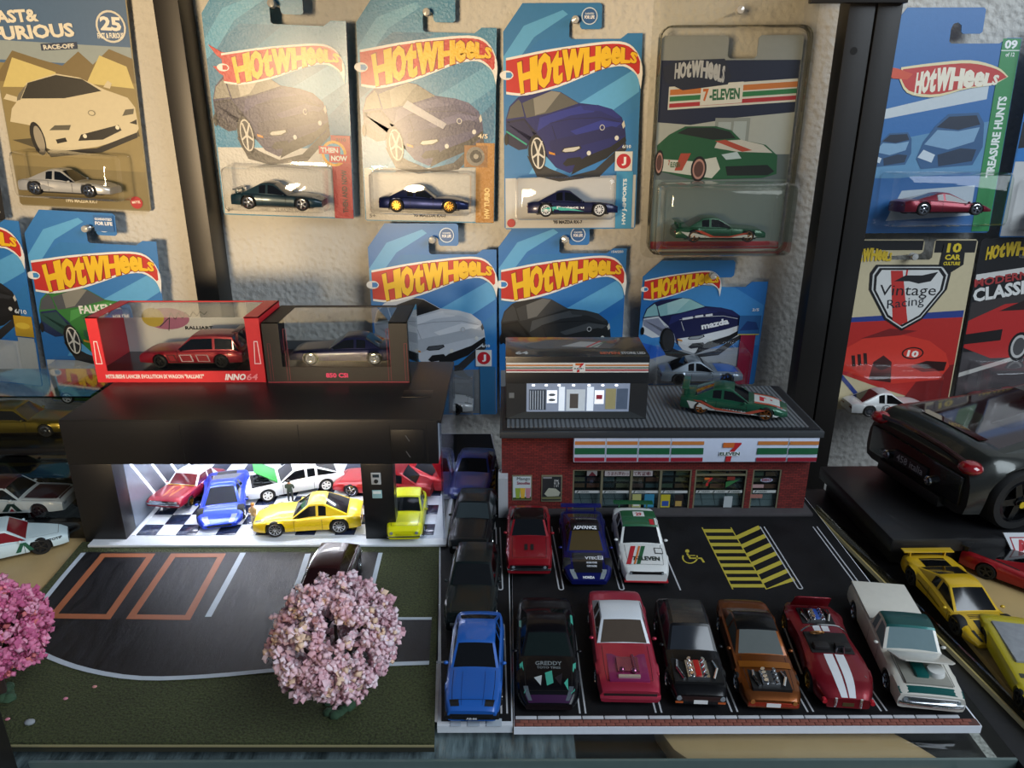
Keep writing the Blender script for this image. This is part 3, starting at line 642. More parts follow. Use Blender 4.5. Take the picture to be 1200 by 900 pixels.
def rx7_art(cv, body, hi, dark, glass='#4a4a4a', glass2='#77756f', wheel='#d5d2c8', front=None, lamp='#c9c7bc', f=lambda x, y: (x, y), low='#101114'):
    """three-quarter picture of a low coupe printed on the card"""
    sv = cv.tr; cv.tr = lambda x, y: sv(*f(*cc(x, y)))
    cv.poly(pts('430,560 520,610 600,640 700,615 818,510 822,540 720,640 560,660 470,640'), '#2a2a2c')
    cv.poly(pts('348,425 362,378 395,345 425,333 520,320 560,326 630,366 700,374 760,389 800,420 814,460 818,492 805,530 745,565 650,600 600,628 545,606 512,570 492,520 468,478 445,492 432,535 398,540 350,512'), body)
    cv.poly(pts('345,512 398,540 432,535 445,492 470,478 500,530 515,572 460,470 420,420 352,432'), dark)
    cv.poly(pts('480,420 560,396 640,376 705,380 690,400 600,412 520,440 470,470'), hi)
    cv.poly(pts('600,470 720,430 800,440 760,470 650,500'), hi) if front is None else cv.poly(pts('520,545 620,528 740,495 814,468 818,492 805,530 745,565 650,600 600,628 545,606 525,580'), front)
    cv.poly(pts('352,440 420,430 512,560 500,520 470,478 446,490 432,530 352,470'), mix(dark, body, .4)); cv.poly(pts('640,376 705,374 760,389 798,420 780,424 720,398 650,392'), mix(body, hi, .5))
    if front is None: cv.poly(pts('520,505 640,480 760,452 810,462 816,486 740,500 620,530 545,560 520,530'), mix(body, dark, .35))
    cv.line(pts('520,440 600,425 720,420 790,436'), 2, dark); cv.line(pts('528,450 545,500'), 2, dark); cv.line(pts('420,425 470,478'), 3, dark)
    cv.poly(pts('412,366 455,348 525,322 560,328 630,368 520,402 428,420'), glass)
    cv.poly(pts('455,350 525,322 560,328 500,400 462,411'), glass2)
    cv.poly(pts('352,424 366,380 398,352 408,366 420,415'), glass)
    cv.poly(pts('620,596 660,566 760,528 816,490 820,508 745,572 650,612 606,634'), low)
    cv.poly(pts('572,592 590,572 640,566 650,580 620,596 585,602'), low)
    for ex, ey in ((674, 552), (782, 496)): cv.ell(ex, ey, 8, 9, '#d9d9d2')
    cv.poly(pts('565,546 575,532 640,524 645,534 620,548 578,551'), '#1a1a1a'); cv.poly(pts('570,544 578,535 636,527 638,534 616,545 580,548'), lamp)
    cv.poly(pts('800,445 808,430 814,452 806,462'), lamp); cv.poly(pts('516,545 540,552 542,560 518,555'), '#d08a2a')
    cv.ell(724, 457, 10, 11, '#b9b9b9'); cv.ell(724, 457, 7, 8, body)
    cv.ell(470, 552, 34, 70, '#0d0d0e', -.12); cv.ell(474, 552, 27, 60, wheel, -.12); cv.ell(474, 552, 23, 54, '#2b2b2d', -.12)
    for k in range(5):
        a = 2 * math.pi * k / 5 + .3; dx, dy = 25 * math.cos(a), 56 * math.sin(a); cv.line([(474, 552), (474 + dx, 552 + dy)], 7, wheel)
    cv.ell(474, 552, 6, 11, wheel, -.12)
    cv.ell(350, 500, 8, 22, '#0d0d0e')
    cv.tr = sv; cv.flush('car_picture')
def blue_bg(cv, c1='#3b8fce', c2='#5aa9dd', c3='#2a78b8', low=None, ylow=4.3, h=14.4, tab=True):
    cv.poly([(0, 9.5), (3.5, 12.5), (6, h), (2.8, h), (0, 12.2)], c3); cv.poly([(2, 4.4), (5.5, 9.5), (10.7, 12.5), (10.7, 10.6), (6.5, 7.8), (4, 4.4)], c2)
    cv.poly([(6.5, 4.4), (8.5, 7.5), (10.7, 9.5), (10.7, 6.8), (8.5, 4.4)], c3); cv.poly([(0, 13.2), (1.6, 15.4), (4.6, 16.5), (5.0, 16.2), (2.4, 14.6), (.9, 12.6), (0, 11.8)], c2) if tab else None
    if low: cv.poly([(.1, .1), (10.7, .1), (10.7, ylow), (.1, ylow - .25)], low)
    cv.flush('background_print')
def badge(cv, x=6.65, y=16.05, r=.62):
    cv.ell(x, y, r, r, '#cfe0ee'); cv.ell(x, y, r * .88, r * .88, '#2d5f9a'); cv.text('GUARANTEED', x - r * .55, y + .1, x + r * .55, y + .24, '#e8eef4'); cv.text('FOR LIFE', x - r * .62, y - .2, x + r * .62, y + .04, '#f4f4f4', .05); cv.flush('guarantee_badge')
def name_text(cv, t, x0=3.9, x1=7.2, y=.42, c='#26262a'): cv.text(t, x0, y, x1, y + .3, c, .03); cv.flush('name_lettering')

# 1 row above, left to right
T0 = 'toy car inside the clear blister of '
pA = (-18.3, 62.5, 17.55, 2.4, 0.4, -2.1)
t, cv, M = pack('hanging blue car pack with dark purple coupe picture and red Then and Now strip', pA, STD, '#2f86b0', gl=True)
blue_bg(cv, '#3a90bb', '#4aa0c8', '#2778a2', '#c9c8c2', 5.6); rx7_art(cv, '#2a2450', '#3d3668', '#15122c', '#8d8a80', '#b7b3a6', '#c9c5ba', f=lambda x, y: (x * .93, y * 1.0 + .35))
sv = cv.tr; cv.tr = lambda x, y: sv(*(lambda p: (p[0], (p[1] - 11.5) * .8 + 11.0))(cc(x, y))); cv.poly(pts('352,168 400,200 470,205 470,235 410,240 380,215'), '#c42a26'); cv.poly(pts('362,262 420,262 470,255 470,320 420,320 385,292'), '#c42a26'); cv.tr = sv
hw_logo(cv, lambda x, y: (x * .88 + 1.0, (y - 11.5) * .8 + 11.0), notch='#c42a26')
cv.rect(9.2, .05, 10.75, 6.6, '#b3202a'); cv.ell(9.4, 5.2, 1.0, 1.0, '#e0a52c'); cv.ell(9.4, 5.2, .78, .78, '#4aa0c8'); cv.rect(8.2, 5.15, 9.9, 5.75, '#c01e28'); cv.rect(9.0, 4.5, 10.6, 5.15, '#c01e28')
cv.text('THEN', 8.35, 5.25, 9.75, 5.65, '#f2f0ea', .05); cv.text('NOW', 9.15, 4.62, 10.45, 5.05, '#f2f0ea', .05); cv.text('3/10', 9.6, 6.15, 10.4, 6.4, '#5a0c12'); cv.text('THEN AND NOW', 10.35, .5, 13.8, .95, '#3a0a0e', .04, R(90)); cv.flush('series_strip')
name_text(cv, "'95 MAZDA RX-7", 4.3, 6.6); cv.text('3+', .4, .3, .9, .6, '#26262a'); cv.flush('age_mark')
blister(t, 1.0, .7, 9.0, 4.2, 3.0)
car('toy_car', T0 + 'the Then and Now pack, dark teal', mx=in_pack(M, 5.2, 1.0), group='cars in hanging packs', **{**RX7, 'body': '#16343f', 'spoiler': ('#16343f', .06, .22, .8), 'style': 'five'})
pin(pA, 5.5, 15.75, 10.8, 'push pin holding the Then and Now pack')
pB = (-6.67, 62.8, 17.07, 0, 0, -1.2)
t, cv, M = pack('hanging blue car pack with strong glare and an orange Turbo strip', pB, STD, '#3a86ae', gl=True)
blue_bg(cv, '#3a86ae', '#5a9fc2', '#2e6f96', '#bdbdb8', 4.5); rx7_art(cv, '#3b3a66', '#59587f', '#23223f', '#77756a', '#8f8c80', '#bdb9ab', f=lambda x, y: (x + .05, y + .1)); hw_logo(cv)
cv.poly([(3.4, 9.0), (6.6, 7.4), (6.9, 7.8), (3.8, 9.5)], '#a9a9b4'); cv.flush('bonnet_stripe')
cv.rect(9.25, .05, 10.75, 6.4, '#b07a2a'); cv.rect(8.3, 4.5, 10.2, 6.2, '#8c5f28'); cv.ell(9.2, 5.35, .75, .75, '#77736b'); cv.ell(9.25, 5.35, .5, .5, '#2c2a28'); cv.ell(9.25, 5.35, .2, .2, '#9a958a'); cv.text('4/5', 9.4, 6.75, 10.2, 7.1, '#e9dcc0'); cv.text('HW TURBO', 10.4, .4, 12.9, .85, '#f0d28a', .04, R(90)); cv.flush('series_strip')
name_text(cv, "'95 MAZDA RX-7", 4.0, 6.8); cv.text('5+', .4, .3, .9, .6, '#26262a'); cv.flush('age_mark')
blister(t, .8, .8, 9.0, 4.2, 3.0)
car('toy_car', T0 + 'the orange-striped Turbo pack, shiny navy', mx=in_pack(M, 5.2, 1.1), group='cars in hanging packs', **{**RX7, 'body': '#14204f', 'style': 'ten', 'rim': mat('#b58a3c', .25, 1), 'metal': .7})
pin(pB, 5.5, 15.75, 10.8, 'push pin holding the orange-striped Turbo pack')
pC = (5.0, 61.7, 16.65, -5.0, 0, .25)
t, cv, M = pack('hanging blue car pack with royal blue coupe picture, blue side strip and white Imports square', pC, STD, '#2f7ab5')
blue_bg(cv, low='#c4c6c6', ylow=4.3); rx7_art(cv, '#141d66', '#22308c', '#0b0f3a', '#5a5a56', '#8b8980', '#d8d4c8'); cv.line([cc(350, 470), cc(430, 520)], .12, '#2fa58c'); cv.flush('flank_graphic'); hw_logo(cv)
cv.rect(8.95, 4.6, 10.35, 6.1, '#dcdcd8'); cv.ell(9.65, 5.35, .58, .58, '#c0202c'); cv.text('J', 9.5, 5.02, 9.85, 5.68, '#f0f0ee', .06); cv.rect(9.1, .05, 10.45, 4.55, '#3f96c4'); cv.text('HW J-IMPORTS', 10.05, .35, 13.7, .75, '#e8f2f6', .04, R(90)); cv.text('6/10', 9.5, 6.35, 10.2, 6.6, '#e8f2f6'); cv.flush('series_strip')
badge(cv); cv.ell(.55, .5, .34, .34, '#b3202a'); cv.flush('maker_dot'); name_text(cv, "'95 MAZDA RX-7", 4.0, 6.4)
blister(t, .9, .75, 8.8, 4.2, 3.0)
k = car('toy_car', T0 + 'the blue Imports pack, navy with teal Project lettering', mx=in_pack(M, 5.4, 1.1), group='cars in hanging packs', **{**RX7, 'body': '#12163f', 'style': 'ten', 'rim': WHITE})
k.side_poly([(.12, .45), (.45, .5), (.62, .42), (.5, .62), (.3, .8), (.2, .7)], '#3fb3a6'); k.side_text('Project u', .32, .58, .82, .62, '#e9ecec')
pin(pC, 5.5, 15.75, 10.8, 'push pin holding the blue Imports pack')
# protected seven eleven pack
pS = (16.8, 60.7, 15.1, 0.6, -.3, .3)
t, cv, M = pack('green striped sports car pack inside a clear protector case', pS, PREM, '#8f9494', w=10.6)
cv.tr = lambda x, y: (x - 5.3, y)
cv.rect(.05, .1, 10.55, 14.3, '#1a2340'); cv.poly([(.05, 7.4), (10.55, 7.4), (10.55, 10.6), (6, 10.2), (2.6, 9.7), (.05, 9.9)], '#aeb3b0'); cv.rect(4.5, 7.4, 7.2, 10.2, '#8d9594'); cv.rect(4.75, 7.4, 5.75, 9.9, '#a8b4b8'); cv.rect(5.95, 7.4, 6.95, 9.95, '#a8b4b8')
cv.poly([(.05, 5.6), (10.55, 5.6), (10.55, 7.5), (.05, 7.5)], '#5f6b70'); cv.poly([(.05, .1), (10.55, .1), (10.55, 5.6), (.05, 5.6)], '#74817f'); cv.poly([(.05, .1), (10.55, .1), (10.55, .7), (.05, .7)], '#a03038'); cv.flush('background_print')
def band(y0, y1, c, x0=.9, x1=10.5): cv.poly([(x0, y0 - .55), (x1, y0), (x1, y1), (x0, y1 - .55)], c)
band(11.35, 13.0, '#d6d6d0', .75); band(12.4, 12.8, '#c87838', .85); band(11.95, 12.3, '#2d7a4a', .85); band(11.5, 11.8, '#b03038', .85); cv.poly([(3.2, 11.1), (6.4, 11.3), (6.4, 12.8), (3.2, 12.6)], '#dcdcd6'); cv.text('7', 3.4, 11.4, 3.85, 12.3, '#c86a2c', .08, .05); cv.text('-ELEVEN', 3.9, 11.45, 6.2, 12.25, '#2d6a48', .05, .05); cv.flush('shop_sign_print')
cv.poly(pts('.2,13.8 1.2,14.3 4.8,14.4 5.4,13.2 5.2,12.6 3.6,12.4 1.8,12.2 .4,12.8'), '#20263a')
cv.env(HW, curve([(1.1, 14.1), (3, 14.3), (4.9, 13.9)]), curve([(1.1, 13.0), (3, 13.1), (4.9, 12.7)]), '#b9bcc2', .07); cv.flush('logo')
cv.poly(pts('.1,8.2 1.0,9.0 2.2,9.6 4.6,9.6 5.8,9.3 6.6,8.6 8.6,8.2 9.6,7.4 9.7,6.0 8.6,5.7 4.8,5.6 3.0,5.6 .3,6.3'), '#1f5a3a'); cv.poly(pts('4.8,8.5 6.6,8.6 8.4,8.2 9.2,7.6 6.4,7.7 4.6,8.0'), '#c8c6c0'); cv.poly(pts('4.6,8.5 5.4,8.6 7.6,7.8 6.8,7.7'), '#b04a38'); cv.poly(pts('1.6,9.1 2.4,9.5 4.4,9.5 5.7,9.2 6.2,8.7 4.4,8.6'), '#17211f'); cv.poly(pts('.3,7.2 3.0,7.0 4.8,7.3 5.2,6.4 4.6,5.7 .4,6.3'), '#d0d2cc'); cv.poly(pts('2.0,7.6 2.8,7.6 2.2,6.3 1.6,6.3'), '#b04a38'); cv.poly(pts('5.6,6.6 8.9,6.7 9.5,6.2 9.0,5.9 5.8,5.9'), '#101a18'); cv.poly(pts('5.2,7.5 6.4,7.7 6.8,7.2 5.6,7.1'), '#b9cdd6')
for wx, wy, rx in ((3.5, 6.4, .62), (.35, 6.9, .35)): cv.ell(wx, wy, rx, .98, '#141414'); cv.ell(wx, wy, rx * .78, .78, '#b98a80'); cv.ell(wx, wy, rx * .6, .6, '#5a3a36')
cv.text('7', 1.05, 6.7, 1.2, 7.1, '#b04a38'); cv.text('ELEVEN', 1.25, 6.55, 2.0, 6.95, '#2d6a48'); cv.flush('car_picture')
blister(t, .6, .5, 9.8, 5.3, 3.0, w=10.6, bevel=.5)
pc = thing('protector_case', 'clear plastic protector case around the green striped car pack', 'plastic case', mx=M @ Matrix.Translation((0, 0, 0)))
g = G(); 
def rring(x0, y0, x1, y1, z, r):
    a_ = []
    for cx, cy, s in ((x0 + r, y0 + r, 180), (x1 - r, y0 + r, 270), (x1 - r, y1 - r, 0), (x0 + r, y1 - r, 90)):
        for q in range(5): an = R(s + q * 22.5); a_.append((cx + r * math.cos(an), cy + r * math.sin(an), z))
    return a_
rs = [rring(-6.1, -.6, 6.1, 19, .1, .8), rring(-5.6, -.2, 5.6, 16.6, .12, .8), rring(-5.5, -.1, 5.5, 16.5, .9, .8), rring(-5.2, .2, 5.2, 16.2, 1.1, .7), rring(-5.2, 5.6, 5.2, 16.2, 1.12, .5)]
n = 20; vv = sum(rs[:4], []); g.add(vv, [(k * n + i, k * n + (i + 1) % n, (k + 1) * n + (i + 1) % n, (k + 1) * n + i) for k in range(3) for i in range(n)])
g.add(rs[4], [tuple(range(n))]); part(pc, 'case_shell', g, clear('#f1f0ea', 1.0, .05), 30)
g = G().strip([(x, y) for x, y, z in rring(-5.55, -.15, 5.55, 16.55, 0, .8)], .12, .12, 1.0, closed=True); part(pc, 'case_rim', g, clear('#d8d6cc', 1.0, .08))
rs2 = [rring(-5.2, .05, 5.2, 5.58, 1.1, .5), rring(-5.15, .1, 5.15, 5.55, 3.2, .5), rring(-5.0, .25, 5.0, 5.45, 3.5, .45)]
g = G(); g.add(sum(rs2, []), [(k * n + i, k * n + (i + 1) % n, (k + 1) * n + (i + 1) % n, (k + 1) * n + i) for k in range(2) for i in range(n)] + [tuple(range(2 * n, 3 * n))]); part(pc, 'car_bubble', g, clear('#f1f0ea', 1.0, .05), 30)
k = car('toy_car', 'green and white striped toy car inside the clear protector case', mx=in_pack(M, 5.0, 1.1, w=10.6), group='cars in hanging packs', **{**COUPE, 'body': '#1c5238', 'rim': mat('#c08a5a', .25, 1), 'spoiler': ('#1c5238', .05, .3, .85)})
k.side_poly([(.15, .4), (.85, .35), (.97, .55), (.75, .6), (.6, .45), (.35, .5), (.2, .75), (.05, .85)], '#c9cbc6'); k.side_poly([(.2, .95), (.27, .95), (.42, .5), (.58, .48), (.75, .75), (.8, .7), (.6, .4), (.38, .42)], '#b8452e', lift=.012); k.side_text('7-ELEVEN', .4, .5, .72, .58, '#20302a')
pin(pS, 5.4, 17.6, 10.6, 'push pin holding the clear protector case')
# treasure hunts pack
pT = (34.5, 61.8, 16.3, -4.0, 1.0, .2)
t, cv, M = pack('blue pack with green Treasure Hunts strip, left side covered by the black upright', pT, STD, '#2a6cab', w=10.8)
cv.tr = lambda x, y: (x - 5.4, y)
cv.poly([(0, 7), (10.7, 9), (10.7, 5.0), (0, 4.2)], '#5b8fb4'); cv.poly([(0, 9.5), (8.8, 11.5), (8.8, 10.4), (0, 8.8)], '#c8d2d6'); cv.poly([(0, .1), (10.7, .1), (10.7, 4.4), (0, 4.4)], '#2d67a2'); cv.poly([(2, 1.0), (9, 1.4), (9, 3.8), (3, 3.4)], '#b9c7cf'); cv.flush('background_print')
for dx, dy, s in ((0, .3, .62), (3.7, .1, 1.0)):
    f = lambda x, y: (dx + x * s, 4.9 + dy + y * s)
    for q, c in (('0.1,.9 .5,2.2 1.3,3.4 2.2,4.3 4.6,4.4 5.2,3.6 5.4,1.8 4.8,.4 .6,.1', '#2c5a86'), ('1.4,3.3 2.3,4.1 4.5,4.2 4.9,3.5 3.2,3.1', '#10233a'), ('.6,2.0 1.5,3.1 3.2,3.0 4.9,3.3 4.6,2.2 2.6,1.6', '#7fa6c4'), ('1.8,1.2 3.6,1.7 4.9,1.6 4.7,.7 2.0,.3', '#1a3049'), ('.2,1.0 .6,1.6 1.6,1.2 1.4,.6', '#c9d6de')): cv.poly([f(*p_) for p_ in pts(q)], c)
cv.flush('car_picture')
cv.rect(9.3, .1, 10.75, 14.8, '#2f8a4c'); cv.rect(9.3, 13.9, 10.75, 13.98, '#d8e4d8'); cv.text('09', 9.5, 14.05, 10.5, 14.7, '#f2f4f0', .06); cv.text('of 12', 9.7, 13.5, 10.4, 13.8, '#f2f4f0'); cv.text('TREASURE HUNTS', 10.4, 4.4, 16.6, 5.1, '#e9efe8', .05, R(90)); cv.flush('series_strip')
sv = cv.tr; cv.tr = lambda x, y: sv(x, y - .15)
T = curve([(1.6, 12.9), (4, 13.2), (7, 13.4), (9.2, 12.9), (10.2, 12.2)]); B = curve([(10.2, 12.2), (9, 11.6), (7, 11.3), (4.5, 10.7), (2.4, 11.0), (1.6, 12.0)])
cv.poly([T(i / 16) for i in range(17)] + [B(i / 16) for i in range(1, 17)], '#e8d9a8'); cv.poly([(x * .97 + .2, (y - 12) * .84 + 12) for x, y in [T(i / 16) for i in range(17)] + [B(i / 16) for i in range(1, 17)]], '#c22a20')
cv.poly(pts('.2,13.0 1.4,12.8 2.6,12.4 2.2,12.0 1.0,12.1 .6,12.4'), '#d04a24'); cv.env(HW, curve([(2.9, 12.5), (5.5, 12.9), (9.5, 12.3)]), curve([(2.9, 10.9), (5.5, 11.2), (9.4, 11.6)]), '#f3ead2', .07); cv.tr = sv; cv.flush('logo')
blister(t, 1.2, .6, 10.3, 4.9, 3.4, bevel=.6)
car('toy_car', 'dark red supercar inside the clear blister of the Treasure Hunts pack', mx=in_pack(M, 5.3, 1.6, 1.8), group='cars in hanging packs', **{**SUPER, 'body': '#7a1226', 'metal': .5})
t, cv, M = pack('blue and white pack cut off by the upper right corner of the picture', (45.9, 61.4, 16.0, -2, 0, 0), STD, '#2f6fae')
cv.rect(.1, .1, 10.7, 6.0, '#c9cac8'); cv.poly([(.1, 9), (4, 10.5), (10.7, 8), (10.7, 5.8), (.1, 6.5)], '#1a1c20'); cv.poly([(.1, 12), (10.7, 13.5), (10.7, 11.6), (.1, 10.2)], '#b3303a'); cv.poly([(.1, 6.0), (5, 6.4), (5, 7.6), (.1, 7.0)], '#2f7ac0'); cv.flush('background_print'); blister(t, .8, .6, 9.8, 4.6, 3.2, bevel=.6)
car('toy_car', 'dark toy car in the blister of the pack cut off at the upper right', mx=in_pack(M, 5.2, 1.1), group='cars in hanging packs', **{**COUPE, 'body': '#1a1b1f'})
# fast and furious pack (upper left)
pF = (-35.5, 63.3, 18.15, .5, .6, -3.0)
FFO = [(.2, 0), (10.6, 0), (10.8, .2), (10.8, 17.6), (10.6, 17.8), (7.9, 17.8), (7.7, 17.6), (7.7, 16.5), (7.5, 16.3), (4.6, 16.3), (4.4, 16.5), (4.4, 17.8), (.2, 17.8), (0, 17.6), (0, .2)]
t, cv, M = pack('hanging Fast and Furious pack with cream-white coupe picture on sand', pF, FFO, '#8a8266')
cv.rect(.08, 10.4, 10.7, 16.25, '#4a6a92'); cv.rect(.08, 11.2, 10.7, 12.6, '#93a1a6'); cv.rect(7.7, 16.2, 10.7, 17.7, '#3f5f8a'); cv.rect(.08, 16.2, 4.4, 17.7, '#3f5f8a'); cv.rect(.08, .1, 10.7, 11.0, '#8f8053'); cv.poly(pts('.1,10.2 1.5,11.9 3.4,11.4 5.2,11.0 6.6,12.1 7.6,11.2 9.0,12.4 10.7,11.8 10.7,10 .1,9.6'), '#7a6a44'); cv.poly(pts('.3,9.2 1.4,11.4 4.6,10.5 4.8,9.4'), '#cfc07c'); cv.poly(pts('6.9,9.8 8.2,11.9 10.2,11.2 10.6,9.6'), '#cfc07c'); cv.poly([(.08, .1), (10.7, .1), (10.7, 3.2), (.08, 3.2)], '#7d7048'); cv.poly(pts('.3,5.2 10.5,6.6 10.6,6.0 3.0,4.4'), '#4d4630'); cv.flush('background_print')
for q, c in (('.4,6.6 .7,7.6 1.6,8.6 2.2,9.6 4.6,10.4 6.4,10.2 8.3,9.4 10.0,8.9 10.5,8.2 10.6,6.6 10.2,6.0 7.0,5.0 3.6,4.4 2.8,4.8 2.0,6.4', '#cfc5a6'), ('2.9,4.4 7.0,4.9 10.4,6.3 10.4,5.9 7.4,4.6 3.2,4.0', '#16140f'), ('1.6,8.4 2.3,9.6 4.6,10.3 6.6,10.1 8.0,9.3 5.0,8.6', '#2c2a24'), ('1.1,8.2 1.5,8.8 2.2,9.5 1.5,8.3', '#6e6a5c'), ('5.6,5.4 5.9,5.9 9.0,6.8 9.2,6.4 7.6,5.6', '#1a1813'), ('3.4,6.1 3.9,6.5 5.2,6.6 5.0,6.2', '#5a574a'), ('9.4,7.5 9.7,8.0 10.4,8.1 10.3,7.7', '#5a574a'), ('3.8,5.4 4.6,5.6 4.7,5.3 3.9,5.1', '#1a1813'), ('9.9,7.0 10.5,7.3 10.5,6.9', '#1a1813'), ('.2,8.3 .5,8.7 1.3,8.5 1.2,8.1', '#cfc5a6'), ('8.2,9.6 8.6,10.1 8.9,9.9 8.7,9.5', '#cfc5a6')): cv.poly(pts(q), c)
cv.ell(2.4, 5.4, .55, 1.3, '#1a1813', .15); cv.ell(2.5, 5.4, .36, 1.0, '#9a9280', .15); cv.ell(6.2, 5.8, .16, .16, '#e4dfc8'); cv.ell(8.9, 6.6, .16, .16, '#e4dfc8'); cv.ell(7.0, 7.6, .3, .22, '#8a836c'); cv.ell(7.0, 7.6, .22, .15, '#cfc5a6'); cv.flush('car_picture')
cv.text('FAST&', .25, 13.7, 4.0, 14.6, '#e6e2d4', .07, .1); cv.text('FURIOUS', .25, 12.5, 6.6, 13.5, '#e6e2d4', .07, .1); cv.poly([(3.8, 12.0), (6.6, 12.28), (6.6, 12.78), (3.8, 12.5)], '#2a3a58'); cv.text('RACE-OFF', 4.0, 12.08, 6.4, 12.42, '#d8d8d0', .05, .1); cv.flush('title_lettering')
cv.ell(9.4, 14.0, 1.15, 1.15, '#d8d6cc'); cv.ell(9.4, 14.0, 1.0, 1.0, '#46648e'); cv.text('25', 8.6, 13.7, 10.2, 14.7, '#eceae0', .09); cv.text('FAST & FURIOUS', 8.3, 13.1, 10.3, 13.5, '#eceae0', .04, .06); cv.flush('anniversary_badge')
cv.poly(pts('.1,17.2 3.8,17.5 3.8,16.5 .1,16.3'), '#2a2a2e'); cv.text('SILVER SERIES', .3, 16.5, 3.5, 16.9, '#d0cfc6', .04, .04); cv.flush('series_strip')
cv.text('1995 MAZDA RX-7', 3.9, .45, 6.5, .75, '#e9e3cc', .04); cv.flush('name_lettering'); cv.ell(9.7, .7, .5, .5, '#b3262c'); cv.text('MATTEL', 9.35, .6, 10.05, .8, '#f0e8dc', .03, .1); cv.flush('maker_dot')
blister(t, 1.2, .9, 9.6, 4.6, 3.0, bevel=.6)
k = car('toy_car', 'silver-white toy car inside the clear blister of the Fast and Furious pack', mx=in_pack(M, 5.3, 1.3), group='cars in hanging packs', **{**RX7, 'body': '#cfd0cf', 'metal': .5, 'style': 'five'})
k.side_poly([(.15, .7), (.3, .85), (.42, .6), (.3, .45)], '#8f9296')
t, cv, M = pack('black pack with white vertical lettering at the left edge of the picture', (-47.6, 62.9, 17.6, 0, 0, -4), STD, '#1b1b1d')
cv.text('NIGHTBURNERZ', 10.5, .6, 15.0, 1.4, '#d8d6d0', .05, R(90)); cv.flush('title_lettering'); cv.rect(.2, .2, 9.4, 5, '#3a3a40'); cv.flush('background_print')
# second row
pG = (-35.8, 62.1, 1.0, -.4, .8, -3.1)
t, cv, M = pack('hanging blue pack with green coupe picture behind the red display box', pG, STD, '#2b78be')
blue_bg(cv, low='#c9cbc9', ylow=4.2); rx7_art(cv, '#2f7a35', '#4a9a4c', '#152a52', '#4d5258', '#85857c', '#dedbd0', f=lambda x, y: (x, y - .15)); cv.text('FALKEN', cc(520, 440)[0], cc(520, 440)[1], cc(660, 0)[0], cc(0, 405)[1], '#e6e9e0', .05, .12); cv.flush('bonnet_lettering'); hw_logo(cv, lambda x, y: (x, y - .35))
badge(cv); cv.rect(5.9, 15.5, 7.5, 16.8, '#2a67a6'); cv.text('FOR LIFE', 6.0, 16.0, 7.4, 16.3, '#f0f2f4', .05); cv.text('GUARANTEED', 6.0, 16.4, 7.4, 16.6, '#f0f2f4', .03); cv.flush('guarantee_lettering')
blister(t, .9, .7, 9.0, 4.1, 3.0)
car('toy_car', 'green and blue toy car in the blister behind the red display box', mx=in_pack(M, 5.2, 1.0), group='cars in hanging packs', **{**RX7, 'body': '#2a6a34', 'rim': WHITE})
pin(pG, 5.5, 15.75, 10.8, 'push pin holding the pack with the green coupe picture')
pE = (-47.3, 62.3, 3.2, 3.0, 0, -6.5)
t, cv, M = pack('blue pack with black coupe picture cut off by the left edge of the picture', pE, STD, '#2b78be')
blue_bg(cv, low='#c9cbc9', ylow=4.2); rx7_art(cv, '#17181b', '#2c2e33', '#0a0a0c'); hw_logo(cv); cv.rect(9.3, .1, 10.7, 4.6, '#b9bcb8'); cv.rect(9.2, 4.7, 10.75, 6.6, '#c8a02a'); cv.ell(9.9, 5.7, .6, .3, '#e0c040'); cv.text('6/10', 9.4, 6.8, 10.4, 7.2, '#e8f0f4'); cv.flush('series_strip'); blister(t, .9, .7, 9.0, 4.1, 3.0)
pW = (-6.54, 61.8, 0.05, -1.3, 0, -.2)
t, cv, M = pack('hanging blue pack with white coupe picture behind the black display box', pW, STD, '#2674bc')
blue_bg(cv, low='#6f7377', ylow=4.3); rx7_art(cv, '#c6ccd4', '#dfe3e8', '#8b929c', '#191a1e', '#2c2d30', '#22262a', lamp='#4a4e54'); hw_logo(cv, notch='#2f80c6')
cv.rect(8.95, 4.6, 10.35, 6.1, '#dcdcd8'); cv.ell(9.65, 5.35, .58, .58, '#c0202c'); cv.text('J', 9.5, 5.02, 9.85, 5.68, '#f0f0ee', .06); cv.rect(9.3, .05, 10.65, 4.55, '#2a6590'); cv.text('6/10', 9.5, 6.35, 10.2, 6.6, '#e8f2f6'); cv.flush('series_strip'); badge(cv)
blister(t, .9, .75, 8.9, 4.2, 3.0)
car('toy_car', 'white toy car in the blister beside the black garage roof', mx=in_pack(M, 5.2, 1.0), group='cars in hanging packs', **{**RX7, 'body': '#c3c8cb', 'rim': GUN})
pin(pW, 5.5, 15.75, 10.8, 'push pin holding the pack with the white coupe picture')
pK = (4.53, 62.2, .1, .2, 0, .2)
t, cv, M = pack('hanging blue pack with black coupe picture behind the convenience store box', pK, STD, '#2674bc')
blue_bg(cv, low='#8a8d90', ylow=4.3); rx7_art(cv, '#26292c', '#474b4e', '#101113', '#3c3e40', '#6d6e6c', '#b59a50', f=lambda x, y: (x, y - .1)); hw_logo(cv, notch='#2f80c6'); badge(cv)
cv.text('154/250', 9.5, 14.5, 10.5, 14.7, '#dfe8ee'); cv.flush('number_print'); blister(t, .9, .75, 8.9, 4.2, 3.0)
pin(pK, 5.5, 15.75, 10.8, 'push pin holding the pack with the black coupe picture')
pM = (16.86, 63.0, 2.45, 3.5, 0, .3)
t, cv, M = pack('short blue pack with navy and white racing coupe picture above the shop roof', pM, SHORT, '#2b74bb')
cv.poly([(0, 6), (4, 9.4), (8, 9.1), (10.7, 7.5), (10.7, 3.8), (0, 3.8)], '#3f8aca'); cv.poly([(0, .1), (9.0, .1), (9.0, 3.6), (0, 3.2)], '#9a9ea2'); cv.poly([(0, 2.2), (3.5, 3.2), (0, 4.2)], '#2a62c0'); cv.flush('background_print')
fz = lambda x, y: (x * .92 + .1, (y - 4.6) * .82 + 3.2)
